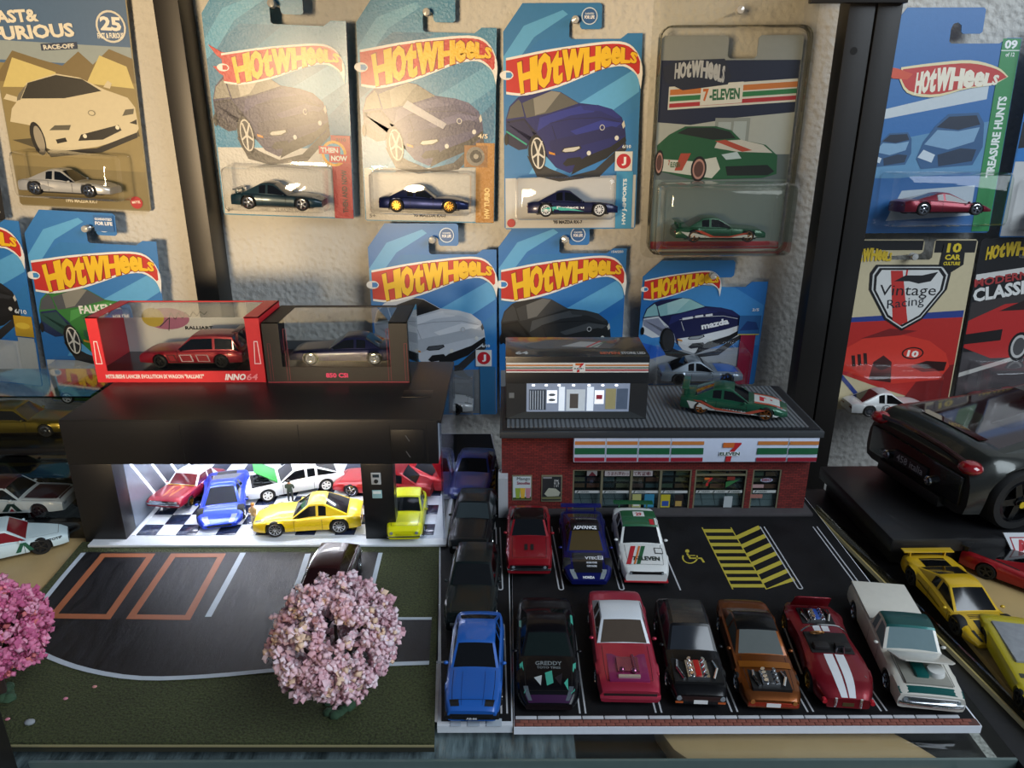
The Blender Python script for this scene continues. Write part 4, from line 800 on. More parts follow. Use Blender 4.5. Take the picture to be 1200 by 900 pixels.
rx7_art(cv, '#161c48', '#232b63', '#d9dcde', '#8fc0c2', '#a9d2d2', '#2a2c30', front='#d6d9da', lamp='#8d9498', f=fz); cv.text('mazda', 5.5, 5.3, 7.9, 5.9, '#e9ebec', .07, .22); cv.line([(3.7, 6.3), (4.6, 6.45)], .2, '#d9dce0'); cv.line([(4.8, 6.5), (5.5, 6.6)], .2, '#d9dce0'); cv.line([(5.7, 6.6), (6.3, 6.7)], .2, '#d9dce0'); cv.flush('bonnet_lettering')
sv = cv.tr; hw_logo(cv, lambda x, y: (x * .62 + .05, (y - 10.6) * .66 + 8.2), notch='#2f80c6')
cv.rect(9.0, .05, 10.3, 4.8, '#8e1a3a'); cv.rect(8.7, 4.8, 10.6, 6.6, '#2a5f96'); cv.poly([(8.8, 5.2), (9.4, 6.1), (10.2, 6.0), (10.5, 5.3)], '#1c3c74'); cv.line([(8.7, 4.85), (10.6, 4.85)], .08, '#d8c23a'); cv.text('2/5', 9.7, 7.0, 10.3, 7.25, '#e4ebf0'); cv.flush('series_strip')
blister(t, 1.2, .5, 9.4, 4.2, 3.0)
k = car('toy_car', 'silver and blue toy car in the blister of the short pack', mx=in_pack(M, 5.3, 1.2), group='cars in hanging packs', **{**RX7, 'body': '#8f9aa4', 'metal': .7, 'rim': mat('#151517', .3, .5)})
k.side_poly([(.55, .5), (.8, .98), (.97, .7), (.97, .45)], '#2a5fae'); k.patch('bonnet_paint', .68, .95, -.9, .9, paint('#2a5fae'))
pin(pM, 5.8, 10.3, 10.8, 'push pin holding the short pack with the racing coupe picture')
pV = (33.66, 61.0, .8, -2.8, -.5, .1)
PREMV = [(.2, 0), (10.6, 0), (10.8, .2), (10.8, 14.8), (10.6, 15), (7.4, 15), (7.2, 14.8), (7.2, 13.5), (7.0, 13.3), (3.6, 13.3), (3.4, 13.4), (3.4, 13.6), (6.2, 13.8), (6.4, 14.0), (6.4, 14.8), (6.2, 15), (.2, 15), (0, 14.8), (0, .2)]
t, cv, M = pack('cream and red Vintage Racing pack to the right of the uprights', pV, PREMV, '#cdbf9a')
cv.rect(.1, 14.1, 6.3, 14.9, '#141416'); cv.rect(7.3, 13.9, 10.7, 14.9, '#141416'); cv.poly([(.1, 4.5), (10.7, 8.2), (10.7, 9.0), (.1, 8.3)], '#2a3f86'); cv.poly([(.1, 3.6), (4.6, 2.0), (10.7, .1), (10.7, 8.4), (.1, 7.9)], '#b82a24'); cv.poly([(6.2, .1), (10.7, .1), (10.7, 4.2), (8.2, 3.6)], '#7a1c1c'); cv.line([(.3, 3.8), (3.6, .3)], .35, '#2a3f86'); cv.flush('background_print')
for q, c in (('.6,5.4 2.6,6.6 5.6,6.9 8.2,6.3 9.8,5.2 10.3,4.0 9.6,2.8 5.6,2.4 3.2,2.9 1.0,3.6', '#d2382a'), ('3.4,2.8 3.6,4.4 4.4,5.0 5.2,4.4 5.4,2.5', '#3a1210'), ('2.2,6.5 4.6,7.4 7.0,7.2 5.6,6.8', '#7a1c1c'), ('6.8,4.0 8.2,4.5 10.0,4.4 9.9,3.6 8.0,3.5', '#30100e'), ('1.6,5.0 1.9,5.0 2.1,4.0 1.8,4.0', '#2a0e0d'), ('2.1,5.1 2.4,5.1 2.6,4.1 2.3,4.1', '#2a0e0d'), ('2.6,5.2 2.9,5.2 3.1,4.2 2.8,4.2', '#2a0e0d')): cv.poly(pts(q), c)
cv.ell(6.9, 5.2, .95, .55, '#1a1010'); cv.ell(6.9, 5.2, .82, .44, '#d2382a'); cv.text('10', 6.4, 4.9, 7.4, 5.5, '#f0e6da', .06, -.1); cv.flush('car_picture')
SH = pts('2.6,12.9 8.4,12.9 9.0,12.2 8.9,10.8 7.2,8.2 5.6,7.2 4.0,8.2 2.3,10.8 2.2,12.2'); c0 = (5.6, 10.4)
for s, c in ((1.0, '#141416'), (.93, '#cfcfca'), (.89, '#141416'), (.82, '#d9d9d4')): cv.poly([(c0[0] + (x - c0[0]) * s, c0[1] + (y - c0[1]) * s) for x, y in SH], c)
cv.poly(pts('3.9,12.4 4.9,12.4 6.0,8.0 5.4,7.7 4.7,8.1'), '#c2302a'); cv.rect(5.2, 12.0, 5.35, 12.45, '#c2302a'); cv.poly(pts('4.3,11.5 5.2,12.0 6.6,12.0 7.9,12.3 7.4,11.5 6.4,11.3 5.6,11.5'), '#1a1a1c'); cv.text('Vintage', 3.2, 10.0, 8.0, 11.2, '#1a1a1c', .06); cv.text('Racing', 4.1, 8.9, 7.2, 9.9, '#22262c', .04, .12); cv.flush('series_emblem')
cv.env(HW, curve([(.1, 13.9), (2, 14.3), (3.8, 13.9)]), curve([(.1, 12.9), (2, 13.2), (3.8, 13.2)]), '#d9b82a', .07); cv.flush('logo'); cv.poly(pts('8.0,14.6 9.8,14.6 9.9,12.9 8.9,12.2 7.9,12.9'), '#141416'); cv.text('10', 8.3, 13.9, 9.5, 14.7, '#e0c42c', .05); cv.text('CAR', 8.25, 13.3, 9.55, 13.75, '#e0c42c', .06); cv.text('CULTURE', 8.2, 12.85, 9.6, 13.15, '#e0c42c', .04); cv.flush('anniversary_badge')
blister(t, 1.0, .2, 8.6, 4.2, 3.0, bevel=.5)
k = car('toy_car', 'white vintage racing toy car numbered ten in the Vintage Racing pack', mx=in_pack(M, 4.6, .3), group='cars in hanging packs', **{**RX7, 'body': '#d4d5d3', 'metal': .1, 'style': 'wire', 'wr': .5, 'top': [(0, .95), (.03, 1.15), (.2, 1.2), (.45, 1.05), (.7, 1.08), (.85, 1.0), (.95, .75), (1, .5)]})
cv2 = Canvas(k.root, .03, .002, lambda x, y, l: (x, -(1.375 * k.wf(x / 6.9 + .5) + l), y)); cv2.ell(-.75, .72, .36, .36, '#151515'); cv2.ell(-.75, .72, .31, .31, '#e0e0dc'); cv2.text('10', -1.0, .55, -.5, .9, '#151515', .05)
for q in range(3): cv2.poly([(.55 + q * .22, .45), (.67 + q * .22, .45), (.77 + q * .22, .95), (.65 + q * .22, .95)], '#1a1a1a')
cv2.flush('race_number')
pin(pV, 5.3, 13.7, 10.8, 'push pin holding the Vintage Racing pack')
pO = (44.94, 61.1, 1.0, -1.7, 0, 1.3)
t, cv, M = pack('dark Modern Classics pack with red wedge car picture at the right edge', pO, PREMV, '#1a1a1c')
cv.rect(.1, .1, 10.7, 5.2, '#4a4648'); cv.poly([(.1, 3.3), (10.7, 6.6), (10.7, 6.2), (.1, 2.9)], '#c9c7c0'); cv.poly([(.1, 9.6), (10.7, 11.2), (10.7, 6.2), (.1, 6.6)], '#3a3534'); cv.poly([(.1, 12.0), (10.7, 13.4), (10.7, 12.9), (.1, 11.5)], '#d8d6d0'); cv.poly(pts('.1,5.6 .1,8.0 3.0,9.4 8,9.8 10.7,9.2 10.7,5.0 6,4.6 2.6,4.6'), '#b82a28'); cv.poly(pts('.1,6.8 3.2,7.2 3.2,6.2 .1,5.9'), '#1a1414'); cv.poly(pts('2.6,8.8 4.6,9.7 8,9.6 6,8.9'), '#2a1a18'); cv.ell(4.9, 5.6, .9, 1.3, '#141414'); cv.ell(4.9, 5.6, .7, 1.05, '#b9b8b4'); cv.ell(4.9, 5.6, .5, .8, '#4a4a4a'); cv.flush('car_picture')
cv.text('MODERN', .1, 10.9, 4.6, 11.6, '#a83a3a', .03, .15); cv.text('CLASSICS', -.4 + .6, 9.6, 6.2, 10.8, '#e0dfda', .07, .15); cv.env(HW, curve([(.6, 14.3), (3, 14.7), (6, 14.4)]), curve([(.6, 13.2), (3, 13.5), (6, 13.5)]), '#d9b82a', .07); cv.flush('logo')
blister(t, 1.0, .2, 9.4, 4.4, 3.0, bevel=.5)
car('toy_car', 'red wedge-shaped toy car in the Modern Classics pack', mx=in_pack(M, 4.4, .5, turn=0.0), group='cars in hanging packs', **{**SUPER, 'body': '#8c1a24', 'rim': CHROME})
struct('floor', G().box(-200, -200, -82, 200, YW, -80), mat('#5a5048', .7))
# ------------------------------------------------------------------ garage board
ZB = 0.30
def gp(px, py, z=ZB): p = atz(px, py, z); return (p.x, p.y)
bd = thing('turf_board', 'model forecourt board of dark green turf in front of the black garage', 'diorama base', (0, 0, 0))
part(bd, 'base_board', G().prism([(-25.6, 24.45), (-3.25, 24.35), (-4.45, 40.3), (-26.9, 40.3)], -.13, .15), mat('#26281c', .8))
part(bd, 'paper_edge', G().prism([(-25.6, 24.43), (-3.25, 24.33), (-4.45, 40.3), (-26.9, 40.3)], .15, .22), mat('#8d8560', .8))
part(bd, 'turf', G().prism([(-25.6, 24.5), (-3.25, 24.4), (-4.45, 40.25), (-26.9, 40.25)], .22, .34), TURF)
ARC = [(20, 742), (35, 757), (60, 772), (105, 787), (165, 796), (240, 794), (330, 786), (420, 781), (503, 778)]
asp = [(99, 648), (446, 648), (436, 690), (428, 727), (506, 727)] + [ARC[-1]] + sample(ARC, 24)[::-1][1:] + [(28, 735), (50, 707)]
part(bd, 'asphalt_sheet', G().prism([gp(*q) for q in asp], .34, .365), BRUSHED)
WL = mat('#aab4bd', .6); OL = mat('#8f5334', .55)
def pline(parent, name, px, wd, m, z0=.365, z1=.375, closed=False): return part(parent, name, G().strip([gp(*q) for q in px], wd, z0, z1, closed=closed), m)
pline(bd, 'kerb_line', [(98, 649), (74, 677), (50, 707)], .28, WL)
pline(bd, 'kerb_line', sample(ARC, 24), .26, WL)
pline(bd, 'kerb_line', [(446, 649), (436, 690), (430, 722)], .26, WL); pline(bd, 'kerb_line', [(428, 726), (506, 726)], .2, WL)
pline(bd, 'stall_line', [(285, 649), (265, 686), (244, 724)], .34, WL); pline(bd, 'stall_line', [(361, 650), (352, 678), (343, 701)], .34, WL)
pline(bd, 'stall_outline', [(121, 652), (177, 652), (127, 724), (62, 723)], .40, OL, closed=True); pline(bd, 'stall_outline', [(203, 652), (260, 652), (220, 725), (154, 724)], .40, OL, closed=True)
for px, py, c, nm in ((111, 805, '#c98a86', 'petal'), (77, 819, '#cc7f92', 'petal'), (9, 843, '#c07a88', 'petal')):
    q = atz(px, py, .36); tag(part(None, 'fallen_petal', G().ball((0, 0, 0), (.12, .09, .05), 7, 4), mat(c, .7), 60, loc=(q.x, q.y, .38)), {111: 'pale pink petal lying on the turf nearest the kerb arc', 77: 'rose petal lying on the turf below the bright pink tree', 9: 'pink petal at the left border of the turf'}[px], 'petal', 'petals fallen on the turf')
q = atz(35, 847, .36); tag(part(None, 'small_stone', G().ball((0, 0, 0), (.24, .18, .12), 9, 5), mat('#8d9296', .7), 60, loc=(q.x, q.y, .4)), 'small grey stone lying on the turf', 'stone')
# ------------------------------------------------------------------ garage
GY = 40.35; GX0, GX1, GZ = -26.7, -4.05, 8.62; GB = 51.2
ga = thing('model_garage', 'black open-front model garage with lit chequered floor', 'model garage', (0, 0, 0))
GM = mat('#141416', .36, 0, .0, .4, .06, 300, .04, 900)
part(ga, 'roof', G().box(GX0, GY, GZ - .25, GX1, GB, GZ), GM, bev=.05)
part(ga, 'fascia', G().box(GX0, GY - .06, 5.72, -4.3, GY + .35, GZ - .05), GM, bev=.05)
for x in (-19.6, -12.6, -7.15, -4.95): part(ga, 'fascia_joint', G().box(x, GY - .075, 5.74, x + .03, GY - .055, GZ - .3), mat('#040404', .8))
part(ga, 'access_panel', G().box(-7.1, GY - .11, 5.95, -5.1, GY - .05, 8.0), GM, bev=.03)
for z in (6.4, 7.45): part(ga, 'slot', G().box(-.03, -.03, -.22, .03, .0, .22), mat('#4a4a4c', .4), loc=(-6.1, GY - .12, z), rot=(0, R(-30), 0))
part(ga, 'roof_panel', G().box(-6.9, GY + 3.6, GZ - .01, -5.0, GY + 4.9, GZ + .03), GM, bev=.02)
part(ga, 'pillar', G().box(GX0, GY - .06, ZB, -24.1, GY + 1.2, 5.72), GM, bev=.05)
part(ga, 'pillar', G().box(-9.05, GY - .06, ZB, -7.1, GY + .9, 5.72), GM, bev=.05)
part(ga, 'side_wall', G().box(GX0, GY + 1.2, ZB, GX0 + .3, GB, GZ - .25), GM)
part(ga, 'back_wall', G().box(GX0 + .3, GB - .3, ZB, GX1 - .2, GB, GZ - .25), mat('#b9bdc6', .5))
part(ga, 'inner_wall', G().box(-24.4, GY + 1.2, .5, -24.1, GB - .3, 5.7), mat('#7d8694', .22, .4))
part(ga, 'ceiling', G().box(-24.1, GY + .4, 5.72, GX1 - .25, GB - .3, 5.9), mat('#d0d2d6', .5))
part(ga, 'clear_side', G().box(GX1 - .12, GY - .1, .34, GX1, GB, GZ - .2), clear('#e9edf4', 1.0, .04))
part(ga, 'clear_front', G().box(-7.05, GY - .1, .55, -4.1, GY - .04, 5.7), clear('#eef1f6', .8, .04))
part(ga, 'base_slab', G().box(GX0 + .5, GY - .75, .345, GX1 + .1, GB, .5), mat('#d4d9df', .4), bev=.03)
tile = {}
for key, c in (('w', '#dfe3ea'), ('b', '#262e47')): tile[key] = mesh_from('floor_tile', G().box(-.62, -.62, 0, .62, .62, .05), mat(c, .18, 0, .4), bev=.02)
for i in range(15):
    for j in range(8):
        x, y = -23.1 + i * 1.26, GY + 1.0 + j * 1.26
        if x > -4.9: continue
        link('floor_tile', tile['w' if (i + j) % 2 else 'b'], ga, (x, y, .5))
part(ga, 'floor_border', G().box(-23.95, GY + .3, .5, -23.72, GY + 10.2, .58), mat('#e8ecf2', .3))
LED = mat('#f2f5ff', .5, emit=40.0); LEDW = mat('#f2f5ff', .5, emit=4.0)
for k in range(5): part(ga, 'led_tube', G().cyl((-24.06, GY + 1.4 + k * 1.7, 5.6), (-24.06, GY + 4.6 + k * 1.7, .8), .06, .06, 8), LEDW)
for y in (GY + 1.6, GY + 4.6, GY + 7.6): part(ga, 'ceiling_light', G().box(-23.2, y, 5.66, -9.3, y + .35, 5.72), LED); part(ga, 'ceiling_light', G().box(-6.8, y, 5.66, -4.6, y + .25, 5.72), LED)
g = G()
for k in range(26): g.box(-16.4 + k * .09, GB - .36, .5, -16.35 + k * .09, GB - .3, 5.5)
o = part(ga, 'ribbed_panel', g, mat('#8d939c', .4, .4)); o['kind'] = 'stuff'
kp = part(ga, 'keypad', G().box(-8.45, GY - .12, 4.35, -7.85, GY - .05, 5.15), mat('#aab0b4', .4), bev=.04)
part(kp, 'screen', G().box(-8.35, GY - .14, 4.85, -7.95, GY - .115, 5.05), mat('#26343c', .2)); part(kp, 'dial', G().cyl((-8.15, GY - .12, 4.58), (-8.15, GY - .17, 4.58), .14, .12, 12), mat('#15181a', .4), 40)
kp = part(ga, 'notice_plate', G().box(-8.45, GY - .1, 3.4, -7.85, GY - .05, 3.95), mat('#8fb9c0', .4), bev=.02); part(kp, 'notice_print', G().box(-8.4, GY - .115, 3.72, -7.9, GY - .099, 3.9), mat('#d8e4e4', .5))
def gcar(nose, rear, label, name='toy_car', z=.56, group='cars in the model garage', **kw):
    a, b = atz(nose[0], nose[1], z), atz(rear[0], rear[1], z); d = a - b; rz = math.atan2(d.y, d.x); m = (a + b) / 2
    return car(name, label, (m.x, m.y, z), rz, group=group, **kw)
def hcar(nose, rz, label, length, z=.3, name='toy_car', group='cars parked on the model lots', **kw):
    """nose: pixel under the front bumper; rz: heading in degrees"""
    a = atz(nose[0], nose[1], z); h = R(rz); m = a - Vector((math.cos(h), math.sin(h), 0)) * length / 2
    return car(name, label, (m.x, m.y, z), h, group=group, **{**kw, 'L': length})
# lowrider
p = atz(193, 604, .56)
k = car('toy_car', 'maroon lowrider with white roof and lifted nose in the garage', (p.x + .55, p.y + 2.7, .6), R(-98), scale=.84, pitch=R(-7), group='cars in the model garage', **{**SEDAN, 'L': 7.2, 'W': 2.95, 'body': '#8c1226', 'roof': '#d9dade', 'pillar': paint('#d9dade', .05), 'glass': mat('#5a1218', .1, 0, .8), 'rim': mat('#c9a24a', .2, 1), 'style': 'wire', 'wr': .42, 'gc': .42, 'grille': (CHROME, 2.3, .62, .2), 'fbump': (CHROME, .66, .16, .12), 'head': ('round', .78, .62, .3, .16), 'plan': [(0, .93), (.03, .97), (.2, 1), (.8, 1), (.97, .98), (1, .95)]})
cv = k.canvas(); cv.poly([(-.35, .68), (-.2, .95), (0, .8), (.2, .95), (.35, .68), (0, .64)], '#c46a3a'); cv.poly([(-.22, .7), (-.12, .88), (0, .76), (.12, .88), (.22, .7), (0, .66)], '#8c1226'); cv.flush('bonnet_pattern')
g = G(); x, _, z = k.top(.645, 0); g.strip([(x - .02, -1.15), (x - .02, 1.15)], .08, z + .0, z + .05); part(k.root, 'windshield_trim', g, mat('#d8b648', .3, .6))
k = hcar((258, 622), -76, 'bright blue supercar facing out of the garage', 6.6, z=.56, group='cars in the model garage', **{**SUPER, 'body': '#1238b8', 'metal': .45, 'head': ('sweep', .66, .6, .26, .1), 'glass': mat('#22262c', .08, 0, 1)})
part(k.root, 'air_intake', G().box(3.16, -.75, .28, 3.32, .75, .42), BLK, bev=.02); k.patch('engine_cover', .06, .2, -.45, .45, GLASS)
k = gcar((292, 582), (398, 563), 'white hatchback with raised green bonnet in the garage', **{**HATCH, 'L': 6.7, 'body': '#dfe1e2', 'metal': 0, 'rim': WHITE, 'style': 'six', 'cabin': (.05, .3, .5, .66, 1.95, .88, .68)})
engine(k, .72, .93, .72, GUN, '#1a1a1a'); panel(k, 'bonnet', .68, 35, .86, 1.75, paint('#2f8f3c', .05)); part(k.root, 'black_band', G().box(3.2, -1.22, .42, 3.42, 1.22, .62), BLK, bev=.02)
YEL = {**RX7, 'L': 6.7, 'body': '#e8c408', 'metal': .05, 'rim': mat('#c4c6c8', .25, .9), 'style': 'ten'}
k = gcar((309, 618), (418, 612), 'yellow coupe parked sideways at the garage front', **YEL)
p = atz(425, 577, .56); car('toy_car', 'red car mostly behind the pillar between the garage bays', (p.x + 1.6, p.y + .4, .56), R(172), group='cars in the model garage', **{**COUPE, 'body': '#9c141c'})
p = atz(492, 572, .56); k = car('toy_car', 'red sports car with open lids behind the small yellow car', (p.x - .9, p.y + .9, .56), R(165), group='cars in the model garage', **{**SUPER, 'L': 6.2, 'W': 2.6, 'body': '#b01420', 'rim': mat('#c9a83a', .25, .9)}); panel(k, 'raised_lid', .05, 62, .8, 1.7, paint('#b01420'))
k = hcar((474, 637), -88, 'small yellow saloon behind the clear front of the right garage bay', 4.9, z=.56, group='cars in the model garage', **{**SEDAN, 'W': 2.35, 'wr': .38, 'body': '#d8d80c', 'metal': 0, 'head': ('round', .72, .66, .3, .14), 'grille': (mat('#c9c80c', .3), 1.0, .5, .2), 'fbump': (CHROME, .5, .1, .06), 'top': [(0, 1.0), (.03, 1.15), (.25, 1.22), (.62, 1.2), (.93, 1.1), (.985, .95), (1, .8)]})
# brown car in front of the garage
k = hcar((371, 728), -92, 'dark maroon rounded car with chrome trim behind the pale pink tree', 5.8, z=.38, **{**SEDAN, 'W': 2.6, 'body': '#2c0f10', 'roof': '#2c0f10', 'metal': .4, 'wr': .45, 'cabin': (.04, .22, .62, .86, 2.0, .86, .62), 'glass': paint('#200a0b', .3), 'fbump': (CHROME, .5, .12, .1), 'rbump': (CHROME, .55, .12, .1), 'rim': CHROME})
for s_ in (1, -1): part(k.root, 'chrome_trim', G().tube([k.top(.08, s_ * .92), k.top(.3, s_ * .96), k.top(.55, s_ * .95), k.top(.7, s_ * .93)], .06, 6), CHROME)
# figurines: one continuous skinned body each
def figurine(label, px, py, rz, top_c, leg_c, skin, arms):
    p = atz(px, py, .56); t = thing('figurine', label, 'figurine', mx=Matrix.Translation((p.x, p.y, .56)) @ Matrix.Rotation(rz, 4, 'Z') @ Matrix.Scale(.62, 4), group='figurines in the garage')
    me = bpy.data.meshes.new('body')
    V = [(0, 0, 1.35), (0, 0, 1.75), (0, 0, 2.1), (0, 0, 2.3), (0, .02, 2.52), (.2, 0, 1.3), (.22, .03, .7), (.22, 0, .12), (.22, .22, .08), (-.2, 0, 1.3), (-.22, .03, .7), (-.22, 0, .12), (-.22, .22, .08), (.38, 0, 2.05), (-.38, 0, 2.05)] + arms
    E_ = [(0, 1), (1, 2), (2, 3), (3, 4), (0, 5), (5, 6), (6, 7), (7, 8), (0, 9), (9, 10), (10, 11), (11, 12), (2, 13), (2, 14), (13, 15), (15, 16), (14, 17), (17, 18)]
    RD = [.26, .25, .26, .12, .19, .17, .13, .10, .08, .17, .13, .10, .08, .13, .13, .10, .08, .10, .08]
    me.from_pydata([tuple(c * CM for c in v) for v in V], E_, []); o = link('body', me, t)
    m = o.modifiers.new('skin', 'SKIN'); m.use_smooth_shade = True
    for i, r in enumerate(RD): me.skin_vertices[0].data[i].radius = (r * CM, r * CM)
    me.skin_vertices[0].data[0].use_root = True
    o.modifiers.new('smooth', 'SUBSURF').render_levels = 2
    def build(nt, pb, L):
        tc = nt.nodes.new('ShaderNodeTexCoord'); sx = nt.nodes.new('ShaderNodeSeparateXYZ'); L(tc.outputs['Object'], sx.inputs[0])
        mr = nt.nodes.new('ShaderNodeMapRange'); mr.inputs[2].default_value = .03; L(sx.outputs['Z'], mr.inputs[0])
        cr = nt.nodes.new('ShaderNodeValToRGB'); cr.color_ramp.interpolation = 'CONSTANT'; e = cr.color_ramp.elements
        e[0].position = 0; e[0].color = lin(leg_c); e[1].position = .45; e[1].color = lin(top_c); n_ = e.new(.755); n_.color = lin(skin)
        L(mr.outputs[0], cr.inputs[0]); L(cr.outputs[0], pb.inputs['Base Color']); pb.inputs['Roughness'].default_value = .6
    me.materials.append(tex_mat('figurine_' + top_c, build))
    part(t, 'hair', G().ball((0, -.04, 2.62), (.2, .21, .17), 10, 6), mat('#1c1712' if top_c == '#2c3a2c' else '#b5762c', .7), 60)
figurine('small standing figurine with dark green top between white and yellow cars', 341, 588, R(0), '#2c3a2c', '#30312f', '#a9785c', [(.45, .1, 1.7), (.3, .32, 1.55), (-.45, .1, 1.7), (-.3, .32, 1.55)])
figurine('small standing figurine in pale clothes beside the blue supercar', 299, 617, R(160), '#b99a68', '#b9b4a8', '#c99a78', [(.4, .12, 1.75), (.15, .34, 1.75), (-.4, .1, 1.7), (-.2, .3, 1.6)])
# ------------------------------------------------------------------ blossom trees
def tree(label, px, py, rad, h, cols, seed, trunk=True):
    p = atz(px, py, .36); r_ = random.Random(seed)
    t = thing('blossom_tree', label, 'model tree', (p.x, p.y, .34), group='pink blossom trees')
    g = G(); z0 = h
    g.cyl((0, 0, 0), (.05, .05, z0 * .55), .28, .2, 9)
    for k in range(7):
        a = k * .9; g.cyl((.05, .05, z0 * .4), (rad * .6 * math.cos(a), rad * .6 * math.sin(a), z0 + r_.uniform(-.3, 1.0)), .14, .05, 6)
    part(t, 'trunk', g, mat('#2c1f18', .85))
    g = G()
    for k in range(14): a = r_.uniform(0, 6.28); q = r_.uniform(.2, .75); g.ball((q * math.cos(a), q * math.sin(a), .08), (.3, .25, r_.uniform(.1, .26)), 6, 4)
    part(t, 'moss', g, mat('#2f4a34', .9), 60)
    g = G()
    def puff(c, s, mi):
        e = Euler((r_.uniform(0, 6), r_.uniform(0, 6), r_.uniform(0, 6))).to_matrix(); s2 = [s * r_.uniform(.6, 1.2) for _ in range(3)]
        vs = [e @ Vector(v) for v in ((s2[0], 0, 0), (-s2[0], 0, 0), (0, s2[1], 0), (0, -s2[1], 0), (0, 0, s2[2]), (0, 0, -s2[2]))]
        g.add([(c[0] + v.x, c[1] + v.y, c[2] + v.z) for v in vs], [(0, 2, 4), (2, 1, 4), (1, 3, 4), (3, 0, 4), (2, 0, 5), (1, 2, 5), (3, 1, 5), (0, 3, 5)], mi)
    cl = []
    for k in range(420):
        u, v = r_.uniform(-.75, 1), r_.uniform(0, 6.283); s = math.sqrt(1 - u * u); q = rad * r_.uniform(.70, .95)
        cl.append((Vector((q * s * math.cos(v), q * s * math.sin(v), z0 + q * u * .92)), r_.random()))
    for c, tone in cl:
        for k in range(15):
            d = Vector((r_.gauss(0, 1), r_.gauss(0, 1), r_.gauss(0, 1))).normalized() * r_.uniform(.05, .36)
            x = tone + r_.uniform(-.3, .3); mi = 0 if x < .3 else 1 if x < .72 else 2 if x < 1.02 else 3
            puff(c + d, r_.uniform(.11, .19), mi)
    o = part(t, 'crown', g, [mat(c, .75, 0, 0, .3) for c in cols], 85); o['kind'] = 'stuff'
tree('pale pink blossom tree in front of the asphalt forecourt', 400, 826, 2.9, 3.75, ['#d3a6af', '#e3c0c8', '#ead6dd', '#e2c3a8'], 3)
tree('bright pink blossom tree at the left edge of the forecourt', 2, 815, 2.7, 3.5, ['#c45f88', '#dc7fa2', '#e6a0b8', '#d97a7a'], 5)
# ------------------------------------------------------------------ display boxes on the garage roof
def facefn(y): return lambda x, z, l: (x, y - l, z)
rb = thing('display_box', 'red display box with white lettering on the garage roof', 'display box', (0, 0, 0))
y0 = atz(213, 448, GZ).y; xa, xb = aty(115, 448, y0).x, aty(312, 448, y0).x; zt = aty(115, 372, y0).z; yb = y0 + 4.6; zw0, zw1 = aty(200, 435, y0).z, aty(200, 378, y0).z
RED = prt('#d3232e'); 
def frame4(g, x0, z0, x1, z1, X0, Z0, X1, Z1, y, th=.08):
    g.box(x0, y, z0, x1, y + th, Z0).box(x0, y, Z1, x1, y + th, z1).box(x0, y, Z0, X0, y + th, Z1).box(X1, y, Z0, x1, y + th, Z1); return g
part(rb, 'front_frame', G().box(xa, y0, GZ, xb, y0 + .08, zw0).box(xa, y0, zw0, xa + .75, y0 + .08, zt).box(xb - .95, y0, zw0, xb, y0 + .08, zt), RED)
part(rb, 'side_panel', G().box(xa, y0 + .08, GZ, xa + .07, yb, zt), RED); part(rb, 'side_panel', G().box(xb - .07, y0 + .08, GZ, xb, yb, zt), RED)
part(rb, 'top_frame', G().box(xa, y0, zt - .06, xa + .75, yb, zt).box(xb - 1.0, y0, zt - .06, xb, yb, zt).box(xa + .75, yb - .2, zt - .06, xb - 1.0, yb, zt), RED)
part(rb, 'clear_window', G().box(xa + .7, y0 + .09, zw0 - .1, xb - .9, y0 + .12, zt - .07).box(xa + .7, y0 + .1, zt - .05, xb - .9, yb - .45, zt - .03), clear('#eceeee', 1.0, .03))
part(rb, 'base_tray', G().box(xa + .1, y0 + .15, GZ + .01, xb - .1, yb - .1, GZ + .75), mat('#151517', .25, 0, .3))
part(rb, 'back_card', G().box(xa + .1, yb - .1, GZ, xb - 2.4, yb, zt - .06), prt('#e4e2da'))
cv = Canvas(rb, .01, .003, facefn(yb - .1)); cv.ell(xa + 3.2, zt - 1.3, 1.6, .8, '#b56a8a'); cv.ell(xa + 2.2, zt - 1.2, .8, .7, '#c8b03a'); cv.line([(xa + 3.4 + q * .11, zt - 1.15 + .28 * math.sin(q * 1.3) * (1 - q / 40) + q * .012) for q in range(26)], .05, '#2a2428'); cv.line([(xa + 2.6, zt - 1.9), (xa + 3.4, zt - 1.2), (xa + 3.2, zt - 2.2)], .06, '#2a2428'); cv.text('RALLIART', xa + 4.4, zt - 2.1, xa + 6.4, zt - 1.85, '#1a1a1c', .06); cv.flush('back_lettering')
cv = Canvas(rb, .01, .003, facefn(y0)); 
def inn(v0, v1): return aty(200, v1, y0).z, aty(200, v0, y0).z
a, b = inn(438.5, 443.5); cv.text('MITSUBISHI LANCER EVOLUTION IX WAGON "RALLIART"', aty(124, 440, y0).x, a, aty(239, 440, y0).x, b, '#ead9d4', .06); a, b = inn(438, 445.5); cv.text('INNO', aty(263, 440, y0).x, a, aty(287, 440, y0).x, b, '#f0e8e4', .1, 0, .12); cv.text('64', aty(288, 440, y0).x, a, aty(301, 440, y0).x, b, '#ef8f94', .02, 0, .12); cv.flush('front_lettering')
for dx in (.12, xb - xa - .62):
    cv.poly([(xa + dx, GZ + 1.3), (xa + dx + .45, GZ + 1.3), (xa + dx + .38, GZ + 2.9), (xa + dx + .12, GZ + 2.9)], '#ecd6d4'); cv.poly([(xa + dx + .06, GZ + 1.36), (xa + dx + .39, GZ + 1.36), (xa + dx + .33, GZ + 2.84), (xa + dx + .17, GZ + 2.84)], '#d3232e')
cv.flush('corner_mark')
